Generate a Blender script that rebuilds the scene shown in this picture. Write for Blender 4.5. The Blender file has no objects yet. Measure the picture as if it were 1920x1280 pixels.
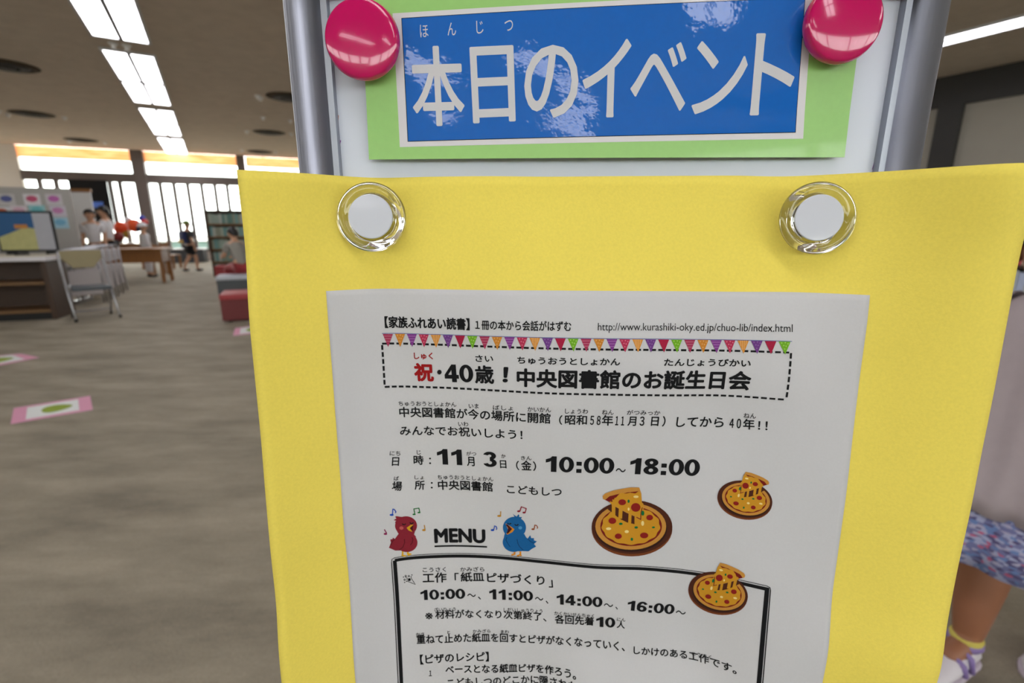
import bpy, bmesh, math, random
from mathutils import Vector, Matrix, geometry
random.seed(7)
SC = bpy.context.scene
COL = SC.collection
# ------------------------------------------------------------------ camera
F_PX = 900.0
TP = 215 / 900.0
PITCH = math.atan(TP)
CP, SP = math.cos(PITCH), math.sin(PITCH)
HC = 1.0                       # height of the camera
CEIL = 3.1
cam_d = bpy.data.cameras.new('camera')
cam = bpy.data.objects.new('camera', cam_d)
COL.objects.link(cam)
cam.location = (0, 0, HC)
cam.rotation_euler = (math.pi / 2 - PITCH, 0, 0)
cam_d.sensor_width = 36.0
cam_d.lens = 36.0 * F_PX / 1920.0
cam_d.clip_start = 0.01
cam_d.clip_end = 200
cam_d.dof.use_dof = True
cam_d.dof.focus_distance = 0.19
cam_d.dof.aperture_fstop = 11.0
cam_d.dof.aperture_blades = 9
SC.camera = cam
# ------------------------------------------------------------------ world, exposure
SKY_STRENGTH = 7.0
world = bpy.data.worlds.new('world')
SC.world = world
world.use_nodes = True
wn = world.node_tree
bg = wn.nodes['Background']
bg.inputs['Color'].default_value = (1.0, 0.985, 0.99, 1)
bg.inputs['Strength'].default_value = SKY_STRENGTH
LAMP_STRENGTH = 6.9            # the fluorescent ceiling panels
SC.view_settings.view_transform = 'Standard'
SC.view_settings.look = 'None'
SC.view_settings.exposure = 0.0
SC.view_settings.gamma = 1.0


# ------------------------------------------------------------------ helpers
def lin(c):
    return tuple(((x / 255.0) / 12.92 if x / 255.0 <= 0.04045 else ((x / 255.0 + 0.055) / 1.055) ** 2.4) for x in c)


MATS = {}


def mat(name, rgb, rough=0.6, metal=0.0, spec=0.5, var=0.0, scale=20.0, bump=0.0, bscale=200.0, coat=0.0,
        stretch=None, emit=0.0, detail=3.0, bdist=0.001):
    if name in MATS:
        return MATS[name]
    m = bpy.data.materials.new(name)
    m.use_nodes = True
    nt = m.node_tree
    b = nt.nodes['Principled BSDF']
    c = lin(rgb) + (1,)
    b.inputs['Base Color'].default_value = c
    b.inputs['Roughness'].default_value = rough
    b.inputs['Metallic'].default_value = metal
    b.inputs['Specular IOR Level'].default_value = spec
    if coat:
        b.inputs['Coat Weight'].default_value = coat
        b.inputs['Coat Roughness'].default_value = 0.04
    tc = nt.nodes.new('ShaderNodeTexCoord')
    mp = nt.nodes.new('ShaderNodeMapping')
    nt.links.new(tc.outputs['Object'], mp.inputs['Vector'])
    if stretch:
        mp.inputs['Scale'].default_value = stretch
    n = nt.nodes.new('ShaderNodeTexNoise')
    n.inputs['Scale'].default_value = scale
    n.inputs['Detail'].default_value = detail
    nt.links.new(mp.outputs[0], n.inputs['Vector'])
    mx = nt.nodes.new('ShaderNodeMix')
    mx.data_type = 'RGBA'
    v = max(var, 0.03)
    mx.inputs[6].default_value = tuple(min(1, x * (1 - v)) for x in c[:3]) + (1,)
    mx.inputs[7].default_value = tuple(min(1, x * (1 + v)) for x in c[:3]) + (1,)
    nt.links.new(n.outputs['Fac'], mx.inputs[0])
    nt.links.new(mx.outputs[2], b.inputs['Base Color'])
    if bump:
        n2 = nt.nodes.new('ShaderNodeTexNoise')
        n2.inputs['Scale'].default_value = bscale
        n2.inputs['Detail'].default_value = 4
        nt.links.new(mp.outputs[0], n2.inputs['Vector'])
        bp = nt.nodes.new('ShaderNodeBump')
        bp.inputs['Strength'].default_value = bump
        bp.inputs['Distance'].default_value = bdist
        nt.links.new(n2.outputs['Fac'], bp.inputs['Height'])
        nt.links.new(bp.outputs[0], b.inputs['Normal'])
        if coat:
            nt.links.new(bp.outputs[0], b.inputs['Coat Normal'])
    if emit:
        b.inputs['Emission Color'].default_value = c
        b.inputs['Emission Strength'].default_value = emit
    MATS[name] = m
    return m


def tag(o, label=None, cat=None, group=None, kind=None):
    if label:
        o['label'] = label
    if cat:
        o['category'] = cat
    if group:
        o['group'] = group
    if kind:
        o['kind'] = kind
    return o


def thing(name, label, cat, loc=(0, 0, 0), rz=0.0, group=None):
    o = bpy.data.objects.new(name, None)
    o.empty_display_size = 0.05
    COL.objects.link(o)
    o.location = loc
    o.rotation_euler = (0, 0, rz)
    return tag(o, label, cat, group)


class MB:
    """collects boxes, tubes, spheres and sheets; build() links them as ONE mesh object"""

    def __init__(self):
        self.v, self.f, self.m = [], [], []

    def add(self, vs, fs, mi=0):
        b = len(self.v)
        self.v += [tuple(x) for x in vs]
        self.f += [tuple(i + b for i in f) for f in fs]
        self.m += [mi] * len(fs)
        return self

    def box(self, x0, x1, y0, y1, z0, z1, mi=0, M=None):
        vs = [(x, y, z) for z in (z0, z1) for y in (y0, y1) for x in (x0, x1)]
        if M is not None:
            vs = [tuple(M @ Vector(p)) for p in vs]
        return self.add(vs, [(0, 2, 3, 1), (4, 5, 7, 6), (0, 1, 5, 4), (1, 3, 7, 5), (3, 2, 6, 7), (2, 0, 4, 6)], mi)

    def tube(self, pts, r, n=10, mi=0, cap=True):
        pts = [Vector(p) for p in pts]
        rr = r if isinstance(r, (list, tuple)) else [r] * len(pts)
        rings = []
        up0 = None
        for i, p in enumerate(pts):
            d = (pts[min(i + 1, len(pts) - 1)] - pts[max(i - 1, 0)])
            if d.length < 1e-9:
                d = Vector((0, 0, 1))
            d.normalize()
            if up0 is None:
                up0 = Vector((1, 0, 0)) if abs(d.z) > 0.9 else Vector((0, 0, 1))
            a = d.cross(up0)
            if a.length < 1e-5:
                a = d.cross(Vector((0, 1, 0.3)))
            a.normalize()
            c = a.cross(d).normalized()
            up0 = c
            rings.append([p + (a * math.cos(t) + c * math.sin(t)) * rr[i] for t in [2 * math.pi * k / n for k in range(n)]])
        vs = [q for ring in rings for q in ring]
        fs = []
        for i in range(len(rings) - 1):
            for k in range(n):
                fs.append((i * n + k, i * n + (k + 1) % n, (i + 1) * n + (k + 1) % n, (i + 1) * n + k))
        if cap:
            fs.append(tuple(range(n - 1, -1, -1)))
            fs.append(tuple((len(rings) - 1) * n + k for k in range(n)))
        return self.add(vs, fs, mi)

    def lathe(self, prof, n=40, M=None, mi=0):
        """prof: (r, z) from bottom to top about z"""
        vs, fs = [], []
        for r, z in prof:
            for k in range(n):
                t = 2 * math.pi * k / n
                vs.append((max(r, 1e-6) * math.cos(t), max(r, 1e-6) * math.sin(t), z))
        for i in range(len(prof) - 1):
            for k in range(n):
                fs.append((i * n + k, i * n + (k + 1) % n, (i + 1) * n + (k + 1) % n, (i + 1) * n + k))
        fs.append(tuple(range(n - 1, -1, -1)))
        fs.append(tuple((len(prof) - 1) * n + k for k in range(n)))
        if M is not None:
            vs = [tuple(M @ Vector(p)) for p in vs]
        return self.add(vs, fs, mi)

    def ball(self, c, r, n=16, mi=0, M=None):
        r = r if isinstance(r, (list, tuple)) else (r, r, r)
        vs, fs = [], []
        h = n // 2
        for i in range(h + 1):
            p = math.pi * i / h
            for k in range(n):
                t = 2 * math.pi * k / n
                s = max(math.sin(p), 1e-4)
                q = Vector((r[0] * s * math.cos(t), r[1] * s * math.sin(t), -r[2] * math.cos(p)))
                if M is not None:
                    q = M @ q
                vs.append(tuple(q + Vector(c)))
        for i in range(h):
            for k in range(n):
                fs.append((i * n + k, i * n + (k + 1) % n, (i + 1) * n + (k + 1) % n, (i + 1) * n + k))
        return self.add(vs, fs, mi)

    def prism(self, poly, z0, z1, mi=0, M=None):
        n = len(poly)
        vs = [(x, y, z0) for x, y in poly] + [(x, y, z1) for x, y in poly]
        if M is not None:
            vs = [tuple(M @ Vector(p)) for p in vs]
        fs = [tuple(range(n - 1, -1, -1)), tuple(range(n, 2 * n))]
        fs += [(i, (i + 1) % n, n + (i + 1) % n, n + i) for i in range(n)]
        return self.add(vs, fs, mi)

    def build(self, name, mats, parent=None, smooth=False, bevel=0.0, fix=True):
        me = bpy.data.meshes.new(name)
        me.from_pydata(self.v, [], self.f)
        mats = mats if isinstance(mats, (list, tuple)) else [mats]
        for m in mats:
            me.materials.append(m)
        me.polygons.foreach_set('material_index', self.m)
        if smooth:
            me.polygons.foreach_set('use_smooth', [True] * len(self.f))
        if fix:
            bm = bmesh.new()
            bm.from_mesh(me)
            bmesh.ops.recalc_face_normals(bm, faces=bm.faces)
            bm.to_mesh(me)
            bm.free()
        me.update()
        o = bpy.data.objects.new(name, me)
        COL.objects.link(o)
        if parent is not None:
            o.parent = parent
        if bevel:
            bv = o.modifiers.new('bevel', 'BEVEL')
            bv.width = bevel
            bv.segments = 2
            bv.limit_method = 'ANGLE'
        return o


def copy_tree(o, parent=None):
    c = o.copy()
    COL.objects.link(c)
    c.parent = parent
    for ch in list(o.children):
        copy_tree(ch, c)
    return c


def ray(px, py):
    xc, yc = (px - 960) / F_PX, (640 - py) / F_PX
    return Vector((xc, CP + yc * SP, -SP + yc * CP))


def on_z(px, py, z=0.0):
    d = ray(px, py)
    t = (z - HC) / d.z
    return Vector((d.x * t, d.y * t, z))


def on_y(px, py, y):
    d = ray(px, py)
    t = y / d.y
    return Vector((d.x * t, y, HC + d.z * t))


def on_plane(px, py, p0, n):
    d = ray(px, py)
    t = (Vector(p0) - Vector((0, 0, HC))).dot(n) / d.dot(n)
    return Vector((0, 0, HC)) + d * t


# ------------------------------------------------------------------ the curled sheets on the sign stand
S = 0.1988                      # distance from the lens to the plane the sheets are measured from
GX0, GX1, GNX = -0.66, 1.30, 17
GZ0, GZ1, GNZ = -1.25, 0.20, 13
# bulge of the curled sheet towards the reader in mm, row by row from low to high
HG = [
 [44.3, 30.2, 16.6, 5.0, -1.5, -2.6, -0.5, 6.7, 13.3, 19.3, 23.4, 26.3, 26.8, 24.8, 20.3, 13.9, 6.6],
 [49.5, 35.8, 18.5, 2.9, -1.5, -1.7, -1.3, 5.1, 9.4, 15.0, 22.6, 28.4, 32.4, 31.4, 24.9, 16.4, 7.4],
 [53.6, 40.6, 19.6, 1.6, -1.0, -1.6, -0.1, 2.0, 5.6, 9.8, 21.8, 29.7, 37.4, 37.3, 29.0, 18.7, 8.3],
 [55.5, 40.6, 17.6, 0.5, -2.6, -2.0, -0.0, 3.1, 5.8, 8.9, 20.5, 29.9, 39.6, 40.7, 31.7, 20.7, 9.3],
 [55.1, 37.7, 15.4, 0.8, -2.9, -2.2, 1.4, 5.1, 6.4, 10.7, 19.2, 26.7, 37.1, 39.6, 32.9, 22.0, 10.2],
 [53.1, 36.0, 15.6, 1.2, -2.7, -0.9, 2.9, 5.9, 7.3, 10.9, 17.2, 25.4, 35.6, 38.9, 33.2, 22.7, 10.9],
 [50.2, 34.0, 14.3, 0.1, -2.1, 1.0, 4.8, 6.9, 8.2, 10.3, 16.3, 24.2, 34.6, 38.7, 33.0, 22.7, 11.0],
 [46.9, 31.3, 13.5, -0.7, -1.1, 2.5, 6.6, 8.2, 9.4, 9.8, 16.2, 22.2, 33.1, 37.9, 32.1, 21.9, 10.5],
 [43.6, 29.8, 12.3, -1.2, -0.4, 3.6, 7.5, 9.6, 10.6, 11.5, 15.8, 20.4, 32.0, 36.9, 30.5, 20.3, 9.4],
 [40.4, 28.1, 11.2, -0.8, 0.7, 3.9, 5.6, 7.0, 7.8, 9.8, 11.6, 19.2, 31.5, 34.6, 27.7, 18.1, 7.9],
 [37.2, 24.2, 9.6, -2.9, -1.9, -0.1, -0.3, 0.8, 1.9, 3.3, 3.6, 16.4, 32.5, 30.8, 24.2, 15.4, 5.9],
 [34.5, 22.5, 9.3, -10.0, -6.4, -4.1, -6.1, -4.2, -2.9, -1.7, -4.2, 12.8, 36.2, 27.2, 21.0, 12.5, 3.5],
 [32.2, 22.0, 7.5, -10.9, -8.1, -5.4, -6.4, -5.3, -4.6, -4.8, -5.3, 9.8, 35.2, 29.4, 18.9, 9.5, 0.9],
]


def _cr(p0, p1, p2, p3, t):
    return 0.5 * (2 * p1 + (p2 - p0) * t + (2 * p0 - 5 * p1 + 4 * p2 - p3) * t * t + (3 * p1 - p0 - 3 * p2 + p3) * t ** 3)


def bulge(u, v):
    x = min(max((u - GX0) / (GX1 - GX0) * (GNX - 1), 0), GNX - 1.0001)
    y = min(max((v - GZ0) / (GZ1 - GZ0) * (GNZ - 1), 0), GNZ - 1.0001)
    i, j = int(x), int(y)
    ci = lambda k: min(max(k, 0), GNX - 1)
    cj = lambda k: min(max(k, 0), GNZ - 1)
    rows = [_cr(*[HG[cj(j + b)][ci(i + a)] for a in (-1, 0, 1, 2)], x - i) for b in (-1, 0, 1, 2)]
    return _cr(*rows, y - j) / 1000.0


def sheet(u, v, off=0.0):
    h = bulge(u, v) + off
    return Vector((u * S, S - h, HC + v * S))


def sheet_uv(px, py):
    d = ray(px, py)
    x0, z0 = d.x / d.y, d.z / d.y
    h = 0.0
    for _ in range(25):
        h = 0.5 * h + 0.5 * bulge(x0 * (1 - h / S), z0 * (1 - h / S))
    return Vector((x0 * (1 - h / S), z0 * (1 - h / S)))


def sheet_normal(u, v):
    e = 0.02
    a = sheet(u + e, v) - sheet(u - e, v)
    b = sheet(u, v + e) - sheet(u, v - e)
    return a.cross(b).normalized()      # towards the reader


class Card:
    """the flat laminated card on the board: same interface as the curled sheet"""
    Y = 0.2065

    def uv(self, px, py):
        p = on_y(px, py, self.Y)
        return Vector((p.x, p.z))

    def bow(self, x, z):
        return 0.0012 * math.cos((x - 0.03) * 22) + 0.0006 * max(0, (HC + 0.045 - z) / 0.02)

    def at(self, x, z, off):
        return Vector((x, self.Y - off - self.bow(x, z), z))


class Sheet:
    def uv(self, px, py):
        return sheet_uv(px, py)

    def at(self, u, v, off):
        return sheet(u, v, off)


CARD, SHEET = Card(), Sheet()
GLYPHS = {}


def _arc(cx, cy, rx, ry, a0, a1, wx, wy, n=26):
    vs, fs = [], []
    for i in range(n + 1):
        t = math.radians(a0 + (a1 - a0) * i / n)
        vs += [(cx + (rx + wx) * math.cos(t), cy + (ry + wy) * math.sin(t)), (cx + (rx - wx) * math.cos(t), cy + (ry - wy) * math.sin(t))]
    for i in range(n):
        fs.append((2 * i, 2 * i + 1, 2 * i + 3, 2 * i + 2))
    return vs, fs


def _loops(*loops):
    tris = geometry.tessellate_polygon([[Vector((x, y, 0)) for x, y in l] for l in loops])
    return [p for l in loops for p in l], [tuple(t) for t in tris]


def heavy(txt):
    """wide black numerals like the printed ones"""
    D = {'0': ([_arc(.37, .5, .25, .41, 0, 360, .12, .09, 40)], .76),
         '1': ([_loops([(.32, 0), (.60, 0), (.60, 1), (.38, 1), (.29, .89), (.06, .79), (.06, .58), (.20, .62), (.32, .69)])], .72),
         '3': ([_arc(.36, .735, .215, .175, 165, -90, .125, .09), _arc(.36, .285, .235, .195, 90, -165, .125, .09)], .74),
         '8': ([_arc(.37, .745, .205, .170, 0, 360, .125, .085, 36), _arc(.37, .275, .235, .190, 0, 360, .125, .085, 36)], .76),
         '6': ([_arc(.37, .315, .235, .225, 0, 360, .125, .09, 36), _arc(.42, .50, .29, .41, 195, 35, .125, .09)], .76),
         '4': ([_loops([(.0, .20), (.0, .42), (.40, 1), (.64, 1), (.64, .42), (.76, .42), (.76, .20), (.64, .20), (.64, 0), (.38, 0), (.38, .20)], [(.20, .42), (.38, .42), (.38, .69)])], .79),
         ':': ([_loops([(.10, 0), (.36, 0), (.36, .25), (.10, .25)]), _loops([(.10, .46), (.36, .46), (.36, .71), (.10, .71)])], .46)}
    vs, fs, x = [], [], 0.0
    for ch in txt:
        parts, adv = D[ch]
        for pv, pf in parts:
            b = len(vs)
            vs += [(px + x, py) for px, py in pv]
            fs += [tuple(i + b for i in f) for f in pf]
        x += adv
    return vs, fs


def glyphs(txt, bold, shear=0.0):
    bold = 0.0 if 0 <= bold < 0.001 else bold
    k = (txt, bold, shear)
    if k in GLYPHS:
        return GLYPHS[k]
    if bold < 0:
        vs, fs = heavy(txt)
        x0, x1 = min(v[0] for v in vs), max(v[0] for v in vs)
        GLYPHS[k] = ([((x - x0) / (x1 - x0), y) for x, y in vs], fs)
        return GLYPHS[k]
    c = bpy.data.curves.new('lettering', 'FONT')
    c.body = txt
    c.offset = bold
    c.resolution_u = 4
    c.shear = shear
    o = bpy.data.objects.new('lettering', c)
    COL.objects.link(o)
    dg = bpy.context.evaluated_depsgraph_get()
    dg.update()
    me = bpy.data.meshes.new_from_object(o.evaluated_get(dg))
    vs = [(v.co.x, v.co.y) for v in me.vertices]
    fs = [tuple(p.vertices) for p in me.polygons]
    bpy.data.objects.remove(o)
    bpy.data.curves.remove(c)
    bpy.data.meshes.remove(me)
    x0, x1 = min(v[0] for v in vs), max(v[0] for v in vs)
    y0, y1 = min(v[1] for v in vs), max(v[1] for v in vs)
    GLYPHS[k] = ([((x - x0) / (x1 - x0), (y - y0) / (y1 - y0)) for x, y in vs], fs)
    return GLYPHS[k]


class Print:
    """flat printed shapes lying on a sheet"""

    def __init__(self, surf, off=0.00012):
        self.s, self.off, self.mb = surf, off, MB()
        self.fine = 0.011 if surf is SHEET else 0.005 if surf is CARD else 1.0

    def text(self, txt, xl, yl, xr, yr, h, bold=0.012, mi=0, lift=0.0, shear=0.0, lean=0.0, strike=0.0):
        vs, fs = glyphs(txt, bold, shear)
        a, b = self.s.uv(xl, yl), self.s.uv(xr, yr)
        mx, my = (xl + xr) / 2, (yl + yr) / 2
        up_len = (self.s.uv(mx, my - h) - self.s.uv(mx, my)).length
        e = b - a
        up = Vector((-e.y, e.x)).normalized() * up_len
        up += e.normalized() * (lean * up_len)
        en = e.normalized()
        k = strike * up_len
        shifts = [(0, 0)] if strike == 0 else [(k * math.cos(t), k * math.sin(t)) for t in [math.pi * i / 4 for i in range(8)]] + [(0, 0)]
        if strike:
            e = e - en * 2 * k
            a = a + en * k + up.normalized() * k
            up = up * (1 - 2 * strike)
        un = up.normalized()
        for j, (sx, sy) in enumerate(shifts):
            lift += 0.000004 if j else 0
            q = [a + e * x + up * y + en * sx + un * sy for x, y in vs]
            if self.s is CARD:
                self.fill([[q[f[0]], q[f[i]], q[f[i + 1]]] for f in fs for i in range(1, len(f) - 1)], mi, lift)
            else:
                self.mb.add([self.s.at(p.x, p.y, self.off + lift) for p in q], fs, mi)

    def poly(self, pts, mi=0, lift=0.0):
        q = [self.s.uv(*p) for p in pts]
        tris = geometry.tessellate_polygon([[Vector((p.x, p.y, 0)) for p in q]])
        self.fill([[q[i] for i in t] for t in tris], mi, lift)

    def fill(self, work, mi, lift):
        mx = self.fine
        vs, fs = [], []
        while work:
            t = work.pop()
            L = [(t[(i + 1) % 3] - t[i]).length for i in range(3)]
            i = L.index(max(L))
            if L[i] > mx:
                m = (t[i] + t[(i + 1) % 3]) / 2
                c = t[(i + 2) % 3]
                work.append([t[i], m, c])
                work.append([m, t[(i + 1) % 3], c])
            else:
                vs += [self.s.at(p.x, p.y, self.off + lift) for p in t]
                fs.append((len(vs) - 3, len(vs) - 2, len(vs) - 1))
        self.mb.add(vs, fs, mi)

    def ell(self, cx, cy, rx, ry, mi=0, lift=0.0, rot=0.0, n=24):
        c, s = math.cos(rot), math.sin(rot)
        self.poly([(cx + rx * math.cos(t) * c - ry * math.sin(t) * s, cy + rx * math.cos(t) * s + ry * math.sin(t) * c)
                   for t in [2 * math.pi * k / n for k in range(n)]], mi, lift)

    def stroke(self, pts, w, mi=0, lift=0.0, step=14, close=False):
        """a printed line of pixel width w along pixel points; straight in the sheet"""
        q = [self.s.uv(*p) for p in pts]
        mid = pts[len(pts) // 2]
        hw = 0.25 * ((self.s.uv(mid[0] + w, mid[1]) - self.s.uv(*mid)).length + (self.s.uv(mid[0], mid[1] + w) - self.s.uv(*mid)).length)
        unit = hw * 2 / w * step
        if close:
            q.append(q[0])
        path = []
        for i in range(len(q) - 1):
            n = max(1, int((q[i + 1] - q[i]).length / unit))
            path += [q[i].lerp(q[i + 1], k / n) for k in range(n)]
        path.append(q[-1])
        vs, fs = [], []
        for i, p in enumerate(path):
            d0 = (path[i] - path[i - 1]) if i else (path[1] - path[0])
            d1 = (path[i + 1] - path[i]) if i < len(path) - 1 else d0
            d0, d1 = d0.normalized(), d1.normalized()
            d = (d0 + d1)
            d = d.normalized() if d.length > 1e-6 else d0
            nn = Vector((-d.y, d.x))
            k = hw / max(0.5, nn.dot(Vector((-d1.y, d1.x))))
            for sgn in (1, -1):
                r = p + nn * k * sgn
                vs.append(self.s.at(r.x, r.y, self.off + lift))
        for i in range(len(path) - 1):
            fs.append((2 * i, 2 * i + 1, 2 * i + 3, 2 * i + 2))
        self.mb.add(vs, fs, mi)

    def build(self, name, mats, parent, label=None):
        o = self.mb.build(name, mats, parent, fix=False)
        if label:
            o['label'] = label
        return o


def sheet_mesh(name, m, u0, u1, v0, v1, nu, nv, off, thick, parent=None):
    mb = MB()
    vs, fs = [], []
    for j in range(nv + 1):
        for i in range(nu + 1):
            u, v = u0 + (u1 - u0) * i / nu, v0 + (v1 - v0) * j / nv
            vs.append(sheet(u, v, off))
    k = len(vs)
    for j in range(nv + 1):
        for i in range(nu + 1):
            u, v = u0 + (u1 - u0) * i / nu, v0 + (v1 - v0) * j / nv
            vs.append(sheet(u, v, off - thick))
    W = nu + 1
    for j in range(nv):
        for i in range(nu):
            a = j * W + i
            fs.append((a, a + 1, a + W + 1, a + W))
            fs.append((k + a, k + a + W, k + a + W + 1, k + a + 1))
    for i in range(nu):
        fs.append((i, k + i, k + i + 1, i + 1))
        t = nv * W + i
        fs.append((t, t + 1, k + t + 1, k + t))
    for j in range(nv):
        a = j * W
        fs.append((a, a + W, k + a + W, k + a))
        b = j * W + nu
        fs.append((b, k + b, k + b + W, b + W))
    mb.add(vs, fs)
    o = mb.build(name, m, parent, smooth=True)
    return o
# ================================================================== THE SIGN STAND
M_alu = mat('brushed aluminium', (158, 162, 172), rough=0.42, metal=0.9, var=0.06, scale=60, stretch=(6, 6, 0.15), bump=0.05, bscale=300)
M_black = mat('black plastic', (22, 22, 24), rough=0.4)
M_board = mat('white board enamel', (212, 218, 232), rough=0.25, spec=0.4, var=0.02, scale=30)
BOARD_Y = 0.2115
PX_L, PX_R = -0.0803, 0.1600
TOPZ = HC + 0.0855
stand = thing('sign_stand', 'aluminium framed upright sign stand with white magnetic board behind the yellow sheet', 'sign stand', (0.04, 0.215, 0))
ORG = Vector((0.04, 0.215, 0))


def loc(mb, org=ORG):
    mb.v = [(x - org.x, y - org.y, z - org.z) for x, y, z in mb.v]
    return mb


b = MB().box(PX_L + 0.004, PX_R - 0.004, BOARD_Y, BOARD_Y + 0.006, 0.40, TOPZ + 0.012)
board = loc(b).build('board_panel', M_board, stand)
for x in (PX_L, PX_R):
    b = MB().tube([(x, BOARD_Y, 0.03), (x, BOARD_Y, TOPZ)], 0.0079, 28, cap=True)
    s_ = 1 if x < 0 else -1
    b.box(min(x, x + s_ * 0.0095), max(x, x + s_ * 0.0095), BOARD_Y - 0.0035, BOARD_Y + 0.006, 0.40, TOPZ)
    loc(b).build('pole', M_alu, stand, smooth=False)
    for p in bpy.data.objects[-1:]:
        pass
    b = MB().tube([(x, BOARD_Y, TOPZ - 0.0002), (x, BOARD_Y, TOPZ + 0.016), (x, BOARD_Y, TOPZ + 0.020)], [0.0084, 0.0084, 0.005], 28)
    b.box(min(x, x + s_ * 0.016), max(x, x + s_ * 0.016), BOARD_Y - 0.006, BOARD_Y + 0.007, TOPZ + 0.0, TOPZ + 0.018)
    loc(b).build('corner_cap', M_black, stand, bevel=0.001)
    b = MB().box(x - 0.02, x + 0.02, BOARD_Y - 0.16, BOARD_Y + 0.16, 0.0, 0.03)
    loc(b).build('foot', M_black, stand, bevel=0.004)
b = MB().box(PX_L, PX_R, BOARD_Y - 0.004, BOARD_Y + 0.007, TOPZ + 0.004, TOPZ + 0.017)
loc(b).build('top_rail', M_alu, stand)
b = MB().box(PX_L, PX_R, BOARD_Y - 0.006, BOARD_Y + 0.007, 0.39, 0.405)
loc(b).build('bottom_rail', M_alu, stand)
for o in stand.children:
    if o.name.startswith('pole'):
        o.data.polygons.foreach_set('use_smooth', [len(p.vertices) == 4 and i < 28 for i, p in enumerate(o.data.polygons)])


class BoardSurf:
    def uv(self, px, py):
        p = on_y(px, py, BOARD_Y)
        return Vector((p.x, p.z))

    def at(self, x, z, off):
        return Vector((x, BOARD_Y - off, z))


M_purple = mat('purple marker ink', (120, 40, 140))
M_orange = mat('orange marker ink', (190, 130, 110))
pr = Print(BoardSurf(), 0.0001)
pr.stroke([(639, 263), (635.5, 280), (635, 300), (637, 331)], 1.6, 0, step=5)
loc(pr.mb)
pr.build('pen_mark', [M_purple], stand, 'purple marker stroke')
pr = Print(BoardSurf(), 0.0001)
pr.stroke([(1649, 245), (1640, 300), (1635, 318)], 0.9, 0, step=5)
loc(pr.mb)
pr.build('pen_mark', [M_purple], stand, 'thin purple marker stroke')
pr = Print(BoardSurf(), 0.0001)
pr.stroke([(635, 216), (633.5, 235), (634, 258)], 1.2, 0, step=5)
loc(pr.mb)
pr.build('pen_mark', [M_orange], stand, 'orange marker stroke')

# ------------------------------------------------------------------ laminated heading card
M_green = mat('light green card', (150, 203, 112), rough=0.35, spec=0.5, var=0.05, scale=400, bump=0.06, bscale=45, coat=0.4)
M_white = mat('card white', (214, 212, 216), rough=0.4, var=0.02, coat=0.3, bump=0.08, bscale=60, bdist=0.0006)
M_blue = mat('card blue', (0, 98, 190), rough=0.6, spec=0.12, var=0.05, scale=500, coat=1.0, bump=0.25, bscale=60, bdist=0.0007)
M_ink = mat('black print', (16, 17, 20), rough=0.75, spec=0.2)


def card_quad(mb, quad, off, nx, nz, mi=0):
    q = [CARD.uv(*p) for p in quad]   # TL, TR, BR, BL
    vs, fs = [], []
    for j in range(nz + 1):
        for i in range(nx + 1):
            s, t = i / nx, j / nz
            p = q[0].lerp(q[1], s).lerp(q[3].lerp(q[2], s), t)
            vs.append(CARD.at(p.x, p.y, off))
    for j in range(nz):
        for i in range(nx):
            a = j * (nx + 1) + i
            fs.append((a, a + nx + 1, a + nx + 2, a + 1))
    mb.add(vs, fs, mi)
    return mb


mb = MB()
G_Q = [(672, -75), (1636, -95), (1584.5, 294.5), (692, 299)]
card_quad(mb, G_Q, 0.0, 40, 16)
card_root = mb.build('heading_card', M_green, None, smooth=False, fix=False)
sd = card_root.modifiers.new('solid', 'SOLIDIFY')
sd.thickness = 0.0004
sd.offset = -1
tag(card_root, 'green laminated card with blue panel held at the board top by two magenta magnets', 'card')
mb = card_quad(MB(), [(736, 25), (1526, -15), (1506, 260), (750, 276)], 0.00008, 40, 16)
mb.build('white_border', M_white, card_root, smooth=True, fix=False)
mb = card_quad(MB(), [(752.6, 34), (1510.5, -5), (1491.8, 248.6), (764.8, 266)], 0.00014, 40, 16, 0)
mb.build('black_outline', M_ink, card_root, smooth=True, fix=False)
mb = card_quad(MB(), [(753.8, 35.2), (1509.3, -3.8), (1490.6, 247.4), (766, 264.8)], 0.00019, 40, 16, 0)
mb.build('blue_panel', M_blue, card_root, smooth=True, fix=False)
M_letter = mat('card lettering white', (204, 204, 208), rough=0.55, spec=0.25, var=0.02)
pr = Print(CARD, 0.00026)
for t, xl, yl, xr, yr, h, lean in [('本', 776.6, 238, 873, 236, 150, 0), ('日', 887.5, 232.5, 967, 229.5, 143, 0),
                                   ('の', 984, 224, 1083.5, 221, 136, 0), ('イ', 1090, 222.5, 1177.5, 221, 146, 0),
                                   ('ベ', 1178.7, 211, 1282, 209, 128, 0), ('ン', 1293.7, 215.5, 1393, 213.5, 136, 0),
                                   ('ト', 1404, 217, 1482.5, 215, 152.5, 0)]:
    pr.text(t, xl, yl, xr, yr, h, 0.0, strike=0.013)
for t, xl, yl, xr, yr, h in [('ほ', 788.6, 71, 804, 70.5, 23.5), ('ん', 840, 68, 856, 67.4, 24), ('じ', 894, 65, 907, 64.5, 24), ('つ', 946.5, 60.5, 962, 60, 20)]:
    pr.text(t, xl, yl, xr, yr, h, 0.0)
pr.build('lettering', [M_letter], card_root)

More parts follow.
